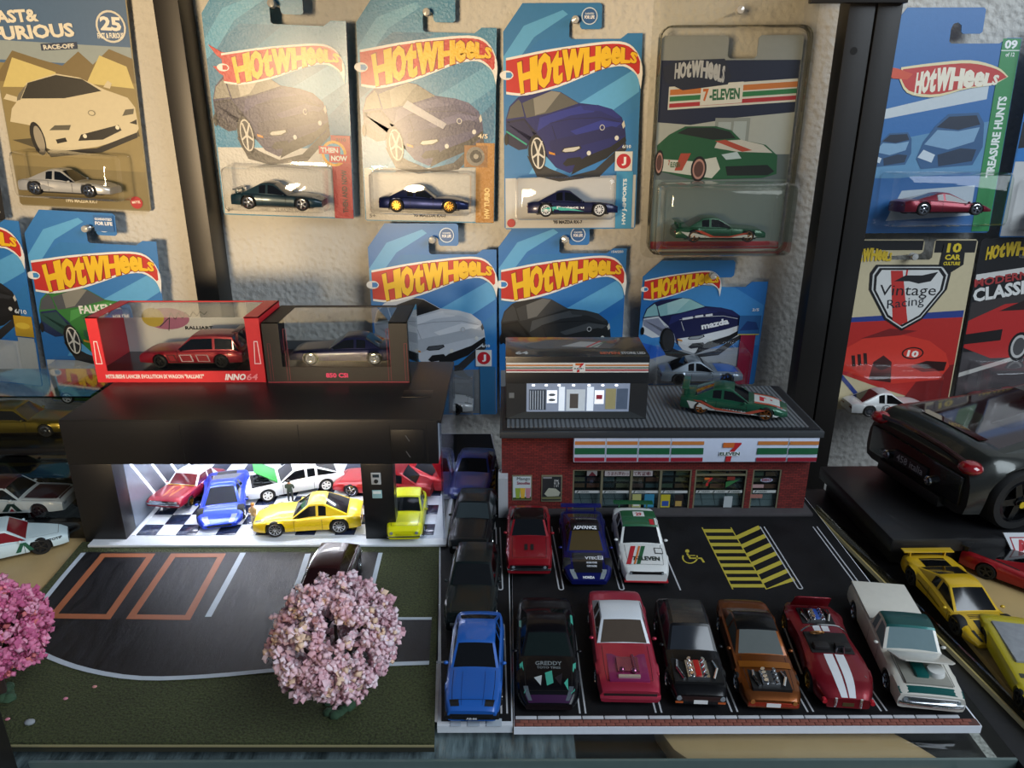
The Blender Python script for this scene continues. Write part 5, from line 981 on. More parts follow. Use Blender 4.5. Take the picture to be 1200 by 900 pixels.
k = car('toy_car', 'red wagon with white side graphics in the red display box', ((xa + xb) / 2 + .4, y0 + 2.1, GZ + .76), R(180), group='cars in display boxes', **{**HATCH, 'L': 7.0, 'W': 2.7, 'body': '#a8182a', 'cabin': (.02, .09, .48, .64, 2.15, .9, .72), 'rim': mat('#1a1a1c', .3, .4), 'style': 'five', 'spoiler': ('#6b1018', .05, 1.15, .8)})
for a, b, c in ((.3, .42, '#c9a8a8'), (.46, .58, '#d8c4c4'), (.62, .7, '#5a0c14')): k.side_poly([(a, .45), (b, .45), (b + .02, .95), (a + .02, .95)], c, 1); k.side_poly([(a + .012, .5), (b - .012, .5), (b + .008, .9), (a + .032, .9)], '#a8182a', 1, .014)
bb = thing('display_box', 'black display box with pink lettering on the garage roof', 'display box', (0, 0, 0))
y1 = atz(397, 448.5, GZ).y; xc, xd = aty(314, 448, y1).x, aty(480, 448, y1).x; zt2 = aty(397, 378, y1).z; yb2 = y1 + 4.6; zw0, zw1 = aty(397, 430, y1).z, aty(397, 382, y1).z
BX = mat('#121113', .5)
part(bb, 'front_frame', G().box(xc, y1, GZ, xd, y1 + .08, zw0).box(xc, y1, zw0, xc + 1.1, y1 + .08, zt2).box(xd - 1.2, y1, zw0, xd, y1 + .08, zt2), BX)
part(bb, 'side_panel', G().box(xc, y1 + .08, GZ, xc + .07, yb2, zt2), BX); part(bb, 'side_panel', G().box(xd - .07, y1 + .08, GZ, xd, yb2, zt2), BX)
part(bb, 'top_frame', G().box(xc, y1, zt2 - .06, xc + 1.1, yb2, zt2).box(xd - 1.2, y1, zt2 - .06, xd, yb2, zt2).box(xc + 1.1, yb2 - .4, zt2 - .06, xd - 1.2, yb2, zt2), BX)
part(bb, 'clear_window', G().box(xc + 1.0, y1 + .09, zw0 - .1, xd - 1.1, y1 + .12, zt2 - .07).box(xc + 1.0, y1 + .1, zt2 - .05, xd - 1.1, yb2 - .35, zt2 - .03), clear('#eceeee', 1.0, .03))
part(bb, 'clear_sleeve', G().box(xd + .05, y1 - .1, GZ, xd + .1, yb2, zt2 + .1), clear('#e9eeee', 1.0, .03))
part(bb, 'base_tray', G().box(xc + .1, y1 + .15, GZ + .01, xd - .1, yb2 - .1, GZ + .95), mat('#1b1a1b', .3, 0, .3))
part(bb, 'back_card', G().box(xc + .1, yb2 - .1, GZ, xd - .1, yb2, GZ + 1.6), prt('#6d6d70'))
cv = Canvas(bb, .01, .003, facefn(y1)); zz = lambda v: aty(397, v, y1).z
cv.text('850 CSi', aty(382, 440, y1).x, zz(442.5), aty(408, 440, y1).x, zz(437), '#cf2f62', .05); cv.flush('front_lettering')
for f in range(9):
    xx = xc + .25 + (xd - xc - .5) * f / 8; hgt = (2.6 if f in (0, 8) else 3.6 if f in (1, 7) else .55); cv.line([(xx, GZ + .15), (xx, GZ + .15 + hgt), (xx + .18, GZ + .15 + hgt), (xx + .18, GZ + .15)], .025, '#7a1a30') if (f < 2 or f > 6) else None
cv.rect(xc + .02, GZ + .03, xd - .02, GZ + .07, '#b0304a'); cv.flush('line_print')
k = car('toy_car', 'dark blue coupe with silver wheels in the black display box', ((xc + xd) / 2 + .2, y1 + 2.1, GZ + .96), R(180), group='cars in display boxes', **{**COUPE, 'L': 7.2, 'body': '#12124a', 'metal': .4, 'rim': mat('#c9cbd0', .2, .8), 'style': 'disc', 'cabin': (.14, .3, .48, .64, 1.85, .88, .66)})
# ------------------------------------------------------------------ lane board
ln = thing('lane_board', 'narrow model road board between the turf and the car park', 'diorama base', (0, 0, 0))
LB = [(-3.12, 25.45), (.1, 25.45), (-.12, 50), (-4.6, 56), (-4.3, 44)]
part(ln, 'base_board', G().prism([(-3.22, 25.4), (.12, 25.4), (-.1, 44), (-1.5, 57), (-4.9, 57), (-4.42, 40)], -.13, .27), mat('#cfd3d8', .6))
part(ln, 'road_sheet', G().prism([(-3.05, 25.65), (.06, 25.65), (-.14, 44), (-1.6, 56.9), (-4.85, 56.9), (-4.35, 40)], .27, .29), ASPHALT)
CONC = mat('#a9a7a6', .7, var=.2, scale=500)
part(ln, 'sidewalk', G().prism([gp(501, 846), gp(513, 846), gp(516, 778), gp(506, 778)], .29, .32), CONC)
part(ln, 'sidewalk', G().prism([gp(518, 620), gp(529, 620), gp(533, 582), gp(521, 582)], .29, .32), CONC); part(ln, 'sidewalk', G().prism([gp(574, 620), gp(581, 620), gp(578, 585), gp(571, 585)], .29, .32), CONC)
pline(ln, 'cross_line', [(502, 776), (523, 776)], .14, WL, .30, .31)
for a, b in ((528, 540), (548, 562), (570, 588)): part(ln, 'zebra_bar', G().prism([gp(a, 851), gp(b, 851), gp(b, 842), gp(a, 842)], .29, .3), WL)
YHZ = mat('#c9ae22', .5)
for xs in ((519, 528), (573, 580)):
    hz = part(ln, 'hazard_strip', G().prism([gp(xs[0], 580), gp(xs[1], 580), gp(xs[1] + 1, 549), gp(xs[0] + 4, 549)], .29, .36), YHZ)
    for q in range(4):
        ya = 553 + q * 7; part(hz, 'hazard_bar', G().prism([gp(xs[0] + 1, ya + 4, .36), gp(xs[1], ya, .36), gp(xs[1], ya + 3, .36), gp(xs[0] + 1, ya + 7, .36)], .36, .37), BLK)
part(ln, 'white_block', G().box(-.75, 43.2, .28, -.12, 44.6, 3.2), mat('#a9acb0', .6))
LAT = dict(group='cars queued on the model road')
hl = 91.8
k = hcar((553, 851), -91, 'bright blue hatchback at the front of the queued cars', 6.6, **LAT, **{**HATCH, 'body': '#1f5cb0', 'metal': .05, 'W': 2.6, 'head': ('rect', .62, .3, .36, .1, mat('#c8642c', .3)), 'cabin': (.06, .27, .50, .66, 1.98, .88, .68), 'fbump': (BLK, .5, .2, .05)})
for s_ in (1, -1): k.patch('headlamp_lid', .93, .975, s_ * .66 - .17, s_ * .66 + .17, BLK)
for s_ in (1, -1): k.patch('bonnet_crease', .69, .97, s_ * .4 - .008, s_ * .4 + .008, mat('#123a78', .4))
part(k.root, 'licence_plate', G().cbox((3.37, 0, .5), (.03, .6, .16)), mat('#17181a', .5)); cv = Canvas(k.root, 3.39, .002, lambda x, y, l: (l, x, y)); cv.text('AE-86', -.24, .45, .24, .56, '#d9dadc', .04); cv.flush('plate_lettering')
DK = {**SEDAN, 'metal': .3}
hcar((549, 745), -92, 'very dark green car second in the queue behind the blue hatchback', 7.1, **LAT, **{**HATCH, 'body': '#10191a', 'W': 2.8, 'glass': mat('#07090a', .1, 0, .8)})
hcar((549, 655), -93, 'black saloon third in the queue', 7.0, **LAT, **{**DK, 'body': '#101416', 'W': 2.75, 'glass': GLASSG})
hcar((549, 590), -94, 'dark blue coupe at the back of the queue between yellow hazard strips', 6.9, **LAT, **{**COUPE, 'body': '#14235c', 'W': 2.9, 'metal': .2})
# ------------------------------------------------------------------ car park board
lot = thing('car_park_board', 'black model car park board with white bay lines and brick edging', 'diorama base', (0, 0, 0))
part(lot, 'base_board', G().prism([(.17, 25.3), (20.85, 25.3), (20.8, 44), (20.7, 52), (.1, 52), (.1, 44)], -.13, .26), mat('#dfe3ea', .5))
part(lot, 'asphalt_sheet', G().prism([(.2, 25.72), (20.75, 25.72), (20.75, 44), (20.65, 52), (.12, 52), (.12, 44)], .26, .29), ASPHALT)
eb = mesh_from('edging_brick', G().box(0, 0, 0, .37, .145, .05), mat('#8a4f42', .7, var=.35, scale=250), bev=.012)
for i in range(50):
    for j in range(2): link('edging_brick', eb, lot, (.25 + i * .402 + (.2 if j else 0), 25.36 + j * .17, .262))
part(lot, 'mortar_bed', G().box(.2, 25.34, .26, 20.8, 25.72, .285), mat('#5a3a34', .8))
cb = mesh_from('kerb_block', G().box(0, 0, 0, .95, .16, .06), mat('#bfc0c4', .6), bev=.02)
for i in range(20): link('kerb_block', cb, lot, (.25 + i * .995, 25.73, .28))
WL2 = mat('#b4b6ba', .6)
def uline(px0, px1, gap=.26, open_top=True, wd=.075):
    a, b = Vector(gp(*px0)), Vector(gp(*px1)); d = (b - a).normalized(); n_ = Vector((-d.y, d.x)); r_ = gap / 2
    q = [a + n_ * r_] + [b - d * r_ + n_ * r_] + [b - d * r_ + (n_ * math.cos(t_) + d * math.sin(t_)) * r_ for t_ in (R(30), R(60), R(90), R(120), R(150))] + [b - d * r_ - n_ * r_, a - n_ * r_]
    part(lot, 'bay_line', G().strip([tuple(v) for v in q], wd, .29, .297), WL2)
for bx, by, tx, ty in ((591, 836, 588, 731), (683, 836, 669, 731), (772, 835, 745, 733), (861, 834, 821, 733), (950, 834, 891, 730), (1036, 833, 965, 733), (1113, 832, 1035, 738)): uline((bx, by), (tx, ty))
for tx, ty, bx, by in ((583.5, 618, 586.5, 691), (644, 617, 658, 691), (708, 617, 729, 691), (893, 617, 938.6, 690), (955, 617, 1009.5, 690)): uline((tx, ty), (bx, by))
pline(lot, 'bay_line', [(766, 617), (797.5, 691.5)], .085, WL2, .29, .297)
YL = mat('#b8a83a', .6); 
def zq(px, py): return gp(780 + px / 4.444, 600 + py / 4.444)
def lerp2(a, b, t): return (a[0] + (b[0] - a[0]) * t, a[1] + (b[1] - a[1]) * t)
A0, A1, B0, B1, C0, C1 = (190, 80), (350, 402), (340, 80), (525, 402), (490, 80), (700, 395)
for a, b in ((A0, A1), (B0, B1)): part(lot, 'hatch_border', G().strip([zq(*a), zq(*b)], .07, .29, .298), YL)
for i in range(9):
    f0, f1 = (i + .25) / 9, (i + .72) / 9
    part(lot, 'hatch_bar', G().prism([zq(*lerp2(A0, A1, f0)), zq(*lerp2(B0, B1, f0)), zq(*lerp2(B0, B1, f1)), zq(*lerp2(A0, A1, f1))], .29, .296), YL)
for i in range(7):
    f0, f1 = (i + .95) / 7, (i + 1.35) / 7; d = -.17
    q = [lerp2(B0, B1, min(f0, 1)), lerp2(C0, C1, f0 + d), lerp2(C0, C1, f1 + d), lerp2(B0, B1, min(f1, 1))]
    part(lot, 'hatch_bar', G().prism([zq(*v) for v in q], .29, .296), YL)
wc = thing('wheelchair_marking', 'yellow wheelchair symbol painted on the car park', 'ground marking', (0, 0, 0))
part(wc, 'wheel_stroke', G().strip([zq(112 - 0 + 38 * math.cos(t_) + 15, 236 + 30 * math.sin(t_)) for t_ in [R(a) for a in range(-20, 215, 20)]], .09, .29, .297), YL)
part(wc, 'body_stroke', G().strip([zq(*v) for v in ((112, 215), (128, 240), (168, 240), (185, 240), (200, 262))], .13, .29, .297), YL); part(wc, 'head_dot', G().prism([zq(113 + 11 * math.cos(a), 203 + 9 * math.sin(a)) for a in [i * .524 for i in range(12)]], .29, .297), YL); part(wc, 'arm_stroke', G().strip([zq(118, 226), zq(155, 226)], .08, .29, .297), YL)
# back row
k = hcar((620, 678), -91, 'dark red muscle car with black roof nose out beside the brick wall', 6.6, z=.3, **{**MUSCLE, 'body': '#8c1220', 'roof': '#17100f', 'W': 2.75, 'metal': .3, 'grille': (GUN, 2.2, .6, .24), 'head': ('round', .72, .62, .3, .13)})
for s_ in (1, -1): k.patch('bonnet_scoop', .74, .83, s_ * .13 - .07, s_ * .13 + .07, BLK, .03)
k = hcar((690, 689), -91, 'dark blue racing coupe with VTEC lettering on its black bonnet', 7.0, z=.3, **{**SUPER, 'body': '#131c66', 'metal': .5, 'roof': '#141416', 'glass': mat('#4a3c1e', .1, 0, .9), 'W': 2.9, 'spoiler': ('#131c66', .03, .3, .9), 'cabin': (.1, .36, .5, .68, 1.8, .84, .6)})
k.patch('bonnet_cover', .7, .93, -.62, .62, mat('#131417', .3, 0, .6)); hood_text(k, 'VTEC', .76, .80, -.1, .42, '#d9dbe0', .08); hood_text(k, 'MUGEN POWER', .825, .845, -.05, .4, '#c9ccd4', .05); hood_text(k, 'CUSCO RACING', .86, .88, -.05, .38, '#c9ccd4', .05)
cv = k.canvas(); cv.rect(.44, .745, .66, .80, '#d9dbe0'); cv.flush('number_square'); hood_text(k, '57', .752, .793, .48, .62, '#16171a', .08); hood_text(k, 'HONDA', .962, .985, -.3, .3, '#e4e6ea', .06)
roof_text(k, 'ADVANCE', .47, .51, -.8, .8, '#e4e6ea', .06)
k = hcar((757, 687), -92, 'white and green racing saloon with 7-ELEVEN lettering on the bonnet', 7.0, z=.3, **{**SEDAN, 'body': '#d9dbd8', 'metal': 0, 'W': 2.85, 'roof': '#1d5c38', 'glass': GLASS, 'grille': (BLK, 1.9, .78, .15), 'head': ('round', .68, .78, .26, .1), 'spoiler': ('#1d5c38', .03, .35, .9), 'cabin': (.16, .28, .52, .65, 2.05, .9, .74), 'rim': WHITE})
cv = k.canvas()
for a, b, c in ((-.82, -.62, '#b5202c'), (-.5, -.42, '#d0702c'), (-.38, -.22, '#1d5c38')): cv.poly([(a + .34, .69), (b + .34, .69), (b - .02, .93), (a - .02, .93)], c)
cv.rect(.46, .71, .80, .79, '#17181a'); cv.rect(.49, .72, .77, .78, '#d9dbd8'); cv.flush('bonnet_stripes'); hood_text(k, '29', .725, .775, .53, .73, '#17181a', .07); hood_text(k, '7-ELEVEN', .83, .885, -.5, .62, '#1c2a22', .07)
k.rpatch('roof_stripe', .55, .8, prt('#b5202c'), (.44, .52)); k.rpatch('roof_stripe', .85, .97, prt('#d9dbd8'), (.42, .52)); k.rpatch('roof_number_board', -.3, .35, prt('#d9dbd8'), (.31, .4)); roof_text(k, '29', .33, .39, -.15, .2, '#b5202c', .07); part(k.root, 'front_lip', G().box(3.2, -1.25, .26, 3.55, 1.25, .36), mat('#b0242e', .4), bev=.03)
# front row
k = hcar((643, 838), -91, 'black grand tourer with teal and purple graphics in the front row', 7.1, z=.3, **{**COUPE, 'body': '#0b0b10', 'metal': .4, 'W': 2.95, 'cabin': (.14, .32, .5, .66, 1.85, .88, .66), 'glass': mat('#0e1a18', .1, 0, .15), 'top': [(0, 1.0), (.03, 1.2), (.25, 1.28), (.62, 1.16), (.88, 1.02), (.96, .85), (1, .6)], 'plan': [(0, .84), (.04, .94), (.2, 1), (.8, 1), (.92, .95), (.98, .8), (1, .66)], 'head': ('sweep', .74, .6, .15, .1, mat('#5f6870', .12, .3, .8))})
k.patch('bumper_graphic', .955, .998, -.85, .85, paint('#3a1440', .4)); cv = k.canvas()
for q, c in ((((-.1, .80), (.12, .78), (.16, .88), (-.05, .9)), '#3fa08a'), (((.2, .84), (.45, .8), (.4, .9)), '#17121c'), (((.5, .88), (.62, .84), (.66, .93)), '#3fa08a'), (((-.45, .84), (-.2, .82), (-.25, .9)), '#aeb4b4'), (((-.9, .72), (-.8, .7), (-.76, .93), (-.86, .95)), '#3fa08a'), (((.9, .7), (.8, .72), (.78, .95), (.87, .93)), '#3fa08a'), (((-.92, .3), (-.84, .3), (-.84, .38), (-.92, .36)), '#3fa08a'), (((.92, .24), (.84, .24), (.84, .32), (.92, .34)), '#3fa08a')): cv.poly(list(q), c); cv.flush('bonnet_graphic')
hood_text(k, 'GREDDY', .70, .735, -.4, .45, '#6f7678', .03); hood_text(k, 'TOYO TIRES', .745, .765, -.35, .4, '#6d7476', .03)
k = hcar((738, 830), -91.5, 'pink-red muscle car with white roof and open engine bay in the front row', 7.3, z=.3, **{**MUSCLE, 'body': '#b8324a', 'roof': '#d4d8dc', 'pillar': paint('#d4d8dc', .05), 'glass': mat('#4d4238', .1, 0, .15), 'metal': .55, 'rim': CHROME, 'W': 2.95, 'grille': (mat('#2a1a1c', .3), 2.4, .6, .14), 'fbump': (paint('#c23a52', .4), .62, .2, .06)})
bay = mat('#8a2a5c', .3, .3, .5); x0, x1 = (.70 - .5) * 7.3, (.945 - .5) * 7.3; zt_ = k.zs(.82)
part(k.root, 'engine_bay', G().box(x0, -.92, zt_ - .1, x1, .92, zt_ + .05), bay, bev=.03); eo = part(k.root, 'engine', G().box(x0 + .35, -.5, zt_, x1 - .5, .5, zt_ + .16).cyl((x0 + .3, .25, zt_ + .2), (x1 - .6, .3, zt_ + .2), .08, .08, 8).ball((x1 - .62, -.3, zt_ + .12), .15).ball((x1 - .55, .25, zt_ + .12), .17), mat('#a0607c', .18, .9), 40); part(eo, 'radiator', G().box(x1 - .3, -.5, zt_, x1 - .15, .5, zt_ + .14), mat('#c8bcae', .3, .5))
k = hcar((820, 832), -93, 'black hatchback with exposed chrome engine in the front row', 6.7, z=.3, **{**HATCH, 'body': '#0f0f11', 'metal': .1, 'W': 2.7, 'glass': mat('#262a30', .1, 0, .15), 'grille': (mat('#2a1614', .4), 2.1, .5, .25), 'head': ('round', .78, .55, .3, .17), 'plate': 'f', 'tail': None, 'rim': CHROME})
engine(k, .7, .93, .82, CHROME, '#b01a1a'); k.rpatch('roof_panel', -.85, .85, mat('#2a2a2c', .25, 0, .5))
for s_ in (1, -1): part(k.root, 'indicator', G().cbox((3.33, s_ * .95, .42), (.06, .34, .1)), mat('#c05a24', .3))
k = hcar((905, 836), -94, 'copper brown sports car tail out with open engine lid in the front row', 6.9, z=.3, **{**COUPE, 'body': '#7a4218', 'metal': .75, 'roof': '#0c0c0d', 'W': 2.8, 'glass': mat('#5f6462', .1, 0, .15), 'fbump': None, 'head': ('round', .72, .6, .3, .15, mat('#d08a4c', .2, .6)), 'grille': (mat('#a83a26', .2, .4), 2.2, .35, .2), 'plate': 'f'})
engine(k, .76, .95, .62, CHROME, '#3a3a3a'); k.patch('lid_edge', .70, .755, -.85, .85, paint('#b06a24', .8), .03)
# roadster, tail towards the front
k = hcar((992, 836), -95, 'deep red open roadster with white stripes and raised bonnet in the front row', 7.0, z=.3, **{**COUPE, 'cabin': None, 'body': '#7c0f1e', 'metal': .5, 'W': 2.9, 'wr': .52, 'head': ('round', .78, .55, .3, .15, mat('#c02030', .2, .2, .6)), 'tail': None, 'mirror': False, 'top': [(0, .7), (.04, .95), (.2, 1.2), (.42, 1.22), (.62, 1.28), (.85, 1.2), (.96, .98), (1, .75)], 'plan': [(0, .66), (.05, .82), (.2, .98), (.45, .88), (.74, 1.0), (.9, .9), (.97, .74), (1, .62)], 'style': 'five', 'rim': mat('#c8a050', .25, .9)})
k.patch('stripe', .665, .995, -.34, -.05, mat('#d4d6d8', .3, 0, .5)); k.patch('stripe', .665, .995, .02, .31, mat('#d4d6d8', .3, 0, .5)); k.patch('stripe', .36, .42, -.3, -.04, mat('#d4d6d8', .3)); k.patch('stripe', .36, .42, .02, .28, mat('#d4d6d8', .3))
x0, x1 = (.44 - .5) * 7, (.655 - .5) * 7; part(k.root, 'cockpit', G().box(x0, -1.0, .8, x1, 1.0, 1.325), mat('#0b0a0a', .7), bev=.05)
for s_ in (1, -1): part(k.root, 'seat', G().box(x1 - .55, s_ * .5 - .36, 1.3, x1 - .12, s_ * .5 + .36, 1.55), mat('#171414', .6), bev=.08)
g = G(); rr = [( .02 * math.sin(a) , .3 * math.cos(a), .3 * math.sin(a)) for a in [i * math.pi / 8 for i in range(17)]]; g.tube(rr, .045, 6); 
for i in range(3): a = R(90 + 120 * i); g.cyl((0, 0, 0), (0, .28 * math.cos(a), .28 * math.sin(a)), .035, .035, 6)
part(k.root, 'steering_wheel', g, mat('#a8743c', .35, .2), 40, loc=(x0 + .45, .5 * -1, 1.62), rot=(0, R(40), 0))
g = G(); sw = [(x0 - .02, y_, 1.3 + .42 * (1 - (abs(y_) / 1.08) ** 4)) for y_ in [-1.08 + i * .18 for i in range(13)]]; g.tube(sw, .04, 6); part(k.root, 'windshield_frame', g, CHROME, 40)
engine(k, .16, .34, .55, CHROME, '#2a4fa0'); panel(k, 'bonnet', .10, 62, .66, .95, paint('#7c0f1e', .5))
for s_ in (1, -1): part(k.root, 'bumper_guard', G().cyl((3.46, s_ * .55, .35), (3.5, s_ * .55, .82), .075, .06, 8), CHROME, 40)
part(k.root, 'licence_plate', G().cbox((3.5, 0, .5), (.04, .5, .18)), mat('#4a3c1c', .5)); part(k.root, 'filler_cap', G().cyl((2.4, 1.05, 1.0), (2.4, 1.1, 1.16), .11, .11, 10), CHROME, 40); part(k.root, 'roll_bar', G().tube([(x1 - .05, .1, 1.25), (x1 - .05, .14, 1.62), (x1 - .05, .42, 1.68), (x1 - .05, .5, 1.25)], .05, 6), GUN, 40)
for s_ in (-1, 1): part(k.root, 'side_pipe', G().tube([(-1.6, s_ * 1.45, .42), (1.7, s_ * 1.48, .4)], .1, 8), GUN, 40)
# pickup
k = hcar((1088, 838), -98, 'white pickup with teal roof, covered bed and raised bonnet in the front row', 7.9, z=.3, **{**SEDAN, 'body': '#cfcbc0', 'metal': .05, 'W': 2.95, 'wr': .5, 'roof': paint('#0f4f4c', .6), 'glass': mat('#6f8488', .1, 0, .15), 'top': [(0, 1.3), (.02, 1.46), (.4, 1.46), (.5, 1.38), (.66, 1.34), (.95, 1.22), (.99, 1.12), (1, 1.0)], 'plan': [(0, .95), (.03, .97), (.2, 1), (.8, 1), (.97, .98), (1, .96)], 'cabin': (.415, .45, .58, .665, 2.3, .9, .74), 'grille': (CHROME, 2.3, .58, .28), 'fbump': (CHROME, .62, .2, .12), 'head': ('round', .82, .58, .3, .14), 'tr': .17, 'tf': .82})
part(k.root, 'bed_cover', G().box(-3.9, -1.36, 1.42, -.72, 1.36, 1.56), mat('#d2cec2', .45), bev=.06); k.patch('teal_band', .95, .992, -.95, .95, paint('#0f5c58', .5))
x0, x1 = (.715 - .5) * 7.9, (.94 - .5) * 7.9; z_ = k.zs(.83); part(k.root, 'engine_bay', G().box(x0, -1.0, z_ - .1, x1, 1.0, z_ + .055), mat('#8c8a80', .5), bev=.02); part(k.root, 'engine', G().box(x0 + .2, -.45, z_, x1 - .35, .1, z_ + .22), paint('#14706c', .6), bev=.08); part(k.root, 'air_filter', G().lathe([(.001, z_ + .3), (.36, z_ + .28), (.4, z_ + .1), (.38, z_)], 18, 'z', c=(x1 - .75, .5, 0)), mat('#d9d9d4', .35), 40)
pt = [(0, -1.25), (1.35, -1.2), (1.55, -1.0), (1.55, 1.0), (1.35, 1.2), (0, 1.25)]
xh, _, zh = k.top(.70, 0); part(k.root, 'bonnet', G().prism(pt, 0, .06), paint('#cfcbc0', .05), bev=.02, loc=(xh, 0, zh + .08), rot=(0, R(-24), 0))
# ------------------------------------------------------------------ shop
SY = 44.0; sh = thing('model_shop', 'red brick model convenience store with striped 7-ELEVEN sign', 'model building', (0, 0, 0))
def sx(px, py=555, y=SY): return aty(px, py, y).x
def szz(py, px=760, y=SY): return aty(px, py, y).z
X0, X1, ZR = sx(588), sx(949, 545), szz(509); SD = 51.6
part(sh, 'plinth', G().box(X0 - .05, SY - .75, .29, X1 + .4, SD, .52), mat('#3d3a3c', .6, var=.15), bev=.04)
def wall_with(parent, wins):
    """front wall built as bands round the openings"""
    xs = sorted({X0, X1} | {w_[0] for w_ in wins} | {w_[2] for w_ in wins}); z0, z1 = wins[0][1], wins[0][3]; g = G()
    g.box(X0, SY, .5, X1, SY + .35, z0).box(X0, SY, z1, X1, SY + .35, ZR)
    for a, b in zip(xs[:-1], xs[1:]):
        if not any(w_[0] - 1e-4 <= a and b <= w_[2] + 1e-4 for w_ in wins): g.box(a, SY, z0, b, SY + .35, z1)
    return part(parent, 'brick_front', g, BRICK)
zb_, zt_ = szz(598.5), szz(550.5); W1 = (sx(671.5), zb_, sx(811), zt_); W2 = (sx(815), zb_, sx(876), zt_); W3 = (sx(882.5), zb_, sx(916), zt_)
wall_with(sh, [W1, W2, W3])
part(sh, 'brick_side', G().box(X0, SY + .35, .5, X0 + .3, SD, ZR), BRICK); part(sh, 'brick_side', G().box(X1 - .3, SY + .35, .5, X1, SD, ZR), BRICK); part(sh, 'back_wall', G().box(X0 + .3, SD - .2, .5, X1 - .3, SD, ZR), mat('#5a5a5c', .7))
part(sh, 'shop_floor', G().box(X0 + .3, SY + .35, .5, X1 - .3, SY + 1.2, .56), mat('#8f979b', .3))
cv = Canvas(sh, .0, .003, facefn(SY + .5)); part(sh, 'interior_backdrop', G().box(X0 + .3, SY + .5, .5, X1 - .3, SY + .6, ZR - .2), mat('#4a4846', .6))
for W_ in (W1, W2, W3):
    h_ = W_[3] - W_[1]; cv.rect(W_[0], W_[1] - .1, W_[2], W_[1] + h_ * .40, '#c4ced2'); n_ = max(2, int((W_[2] - W_[0]) / .75)); cv.rect(W_[0], W_[1] + h_ * .40, W_[2], W_[1] + h_ * .47, '#3a3836')
    for i in range(n_ + 2): xx = W_[0] + (W_[2] - W_[0]) * i / n_; cv.line([(xx, W_[1] - .1), (xx - .35, W_[1] + h_ * .40)], .03, '#3f4648')
    cv.line([(W_[0], W_[1] + h_ * .22), (W_[2], W_[1] + h_ * .22)], .025, '#555d60')
    m_ = max(2, int((W_[2] - W_[0]) / .9))
    for i in range(m_):
        xa_, xb_ = W_[0] + (W_[2] - W_[0]) * i / m_, W_[0] + (W_[2] - W_[0]) * (i + .86) / m_
        for j in range(3): cv.rect(xa_, W_[1] + h_ * (.50 + j * .15), xb_, W_[1] + h_ * (.60 + j * .15), ['#a8846a', '#7d8e92', '#b0a684', '#b87e68', '#86967f', '#93706a', '#5c666a'][(i * 3 + j * 2) % 7])
cv.flush('interior_print')
FR = mat('#6f6a54', .5)
def wframe(W_, mull):
    fr = part(sh, 'window_frame', frame4(G(), W_[0], W_[1], W_[2], W_[3], W_[0] + .1, W_[1] + .1, W_[2] - .1, W_[3] - .08, SY + .02, .14), FR)
    for m_ in mull: part(fr, 'mullion', G().box(m_ - .08, SY + .02, W_[1] + .1, m_ + .08, SY + .16, W_[3] - .08), FR)
    xs = [W_[0] + .1] + list(mull) + [W_[2] - .1]
    for a, b in zip(xs[:-1], xs[1:]): part(sh, 'window_pane', G().box(a, SY + .1, W_[1] + .1, b, SY + .12, W_[3] - .08), clear('#cfd6d6', .7, .03))
    cv = Canvas(sh, .0, .003, facefn(SY + .095)); z_ = szz(577)
    for a, b in zip(xs[:-1], xs[1:]):
        cv.rect(a + .08, z_ - .1, b - .08, z_ + .1, '#b9bcba')
        n_ = max(1, int((b - a) / 1.0))
        for q in range(n_): xx = a + .15 + (b - a - .2) * q / n_; cv.poly([(xx, z_ - .07), (xx + .1, z_ - .07), (xx + .2, z_ + .07), (xx + .1, z_ + .07)], '#26302c'); cv.text('7-ELEVEN', xx + .25, z_ - .05, xx + .25 + min(.6, (b - a) / n_ - .45), z_ + .05, '#3c4a44', .03)
    cv.flush('window_band')
wframe(W1, [sx(705.8), sx(740.5), sx(775)]); wframe(W2, []); wframe(W3, [])
part(sh, 'transom', G().box(W2[0] + .1, SY + .03, szz(558), W2[2] - .1, SY + .14, szz(556)), FR)
cv = Canvas(sh, .0, .003, facefn(SY + .08))
def prect(x0, y0, x1, y1, c): cv.rect(sx(x0), szz(y1), sx(x1), szz(y0), c)
prect(709, 551.5, 738, 558.5, '#b0a8a8'); prect(742.5, 551.5, 765, 558.5, '#b0a8a8'); cv.text('うまれ変わっ', sx(712), szz(558), sx(737), szz(553.2), '#5c2a34', .02); cv.text('て新登場!', sx(743), szz(558), sx(763), szz(553.2), '#5c2a34', .02); prect(688, 551.5, 700, 558, '#8d8a88'); cv.poly([(sx(690), szz(558)), (sx(699), szz(558)), (sx(694), szz(553))], '#5c2028'); cv.flush('window_banner')
for q in ((743, 579.5, 753.5, 595, '#a8a86a', '#d0d0c8'), (757.5, 579.5, 769, 595, '#2f7a9a', '#3f8fb0'), (777, 580, 788, 595, '#b5a82c', '#2a4a96'), (793, 580, 803.5, 595, '#2a2220', '#a88a4a')):
    prect(*q[:5]); prect(q[0] + 1.5, (q[1] + q[3]) / 2, q[2] - 1.5, q[3] - 1.5, q[5]); cv.flush('window_poster')
prect(852, 582, 862, 595, '#a9b0b2'); cv.flush('window_notice')
def seven(cv, cx, cz, h, wtxt=True):
    s = h; P_ = lambda u, v: (cx + u * s, cz + v * s)
    cv.poly([P_(-.42, .5), P_(.42, .5), P_(.3, .24), P_(-.42, .24)], '#c9692c'); cv.poly([P_(.14, .5), P_(.46, .5), P_(.46, .42), P_(.22, .12), P_(.06, -.12), P_(.02, -.5), P_(-.24, -.5), P_(-.2, -.14), P_(-.04, .08), P_(.1, .24)], '#b8242c')
    cv.poly([P_(-.56, -.2), P_(.44, -.2), P_(.44, .02), P_(-.56, .02)], '#e2e6ea') if wtxt else None
    cv.text('ELEVEN', cx - .54 * s, cz - .17 * s, cx + .42 * s, cz + .0 * s, '#17402c', .06)
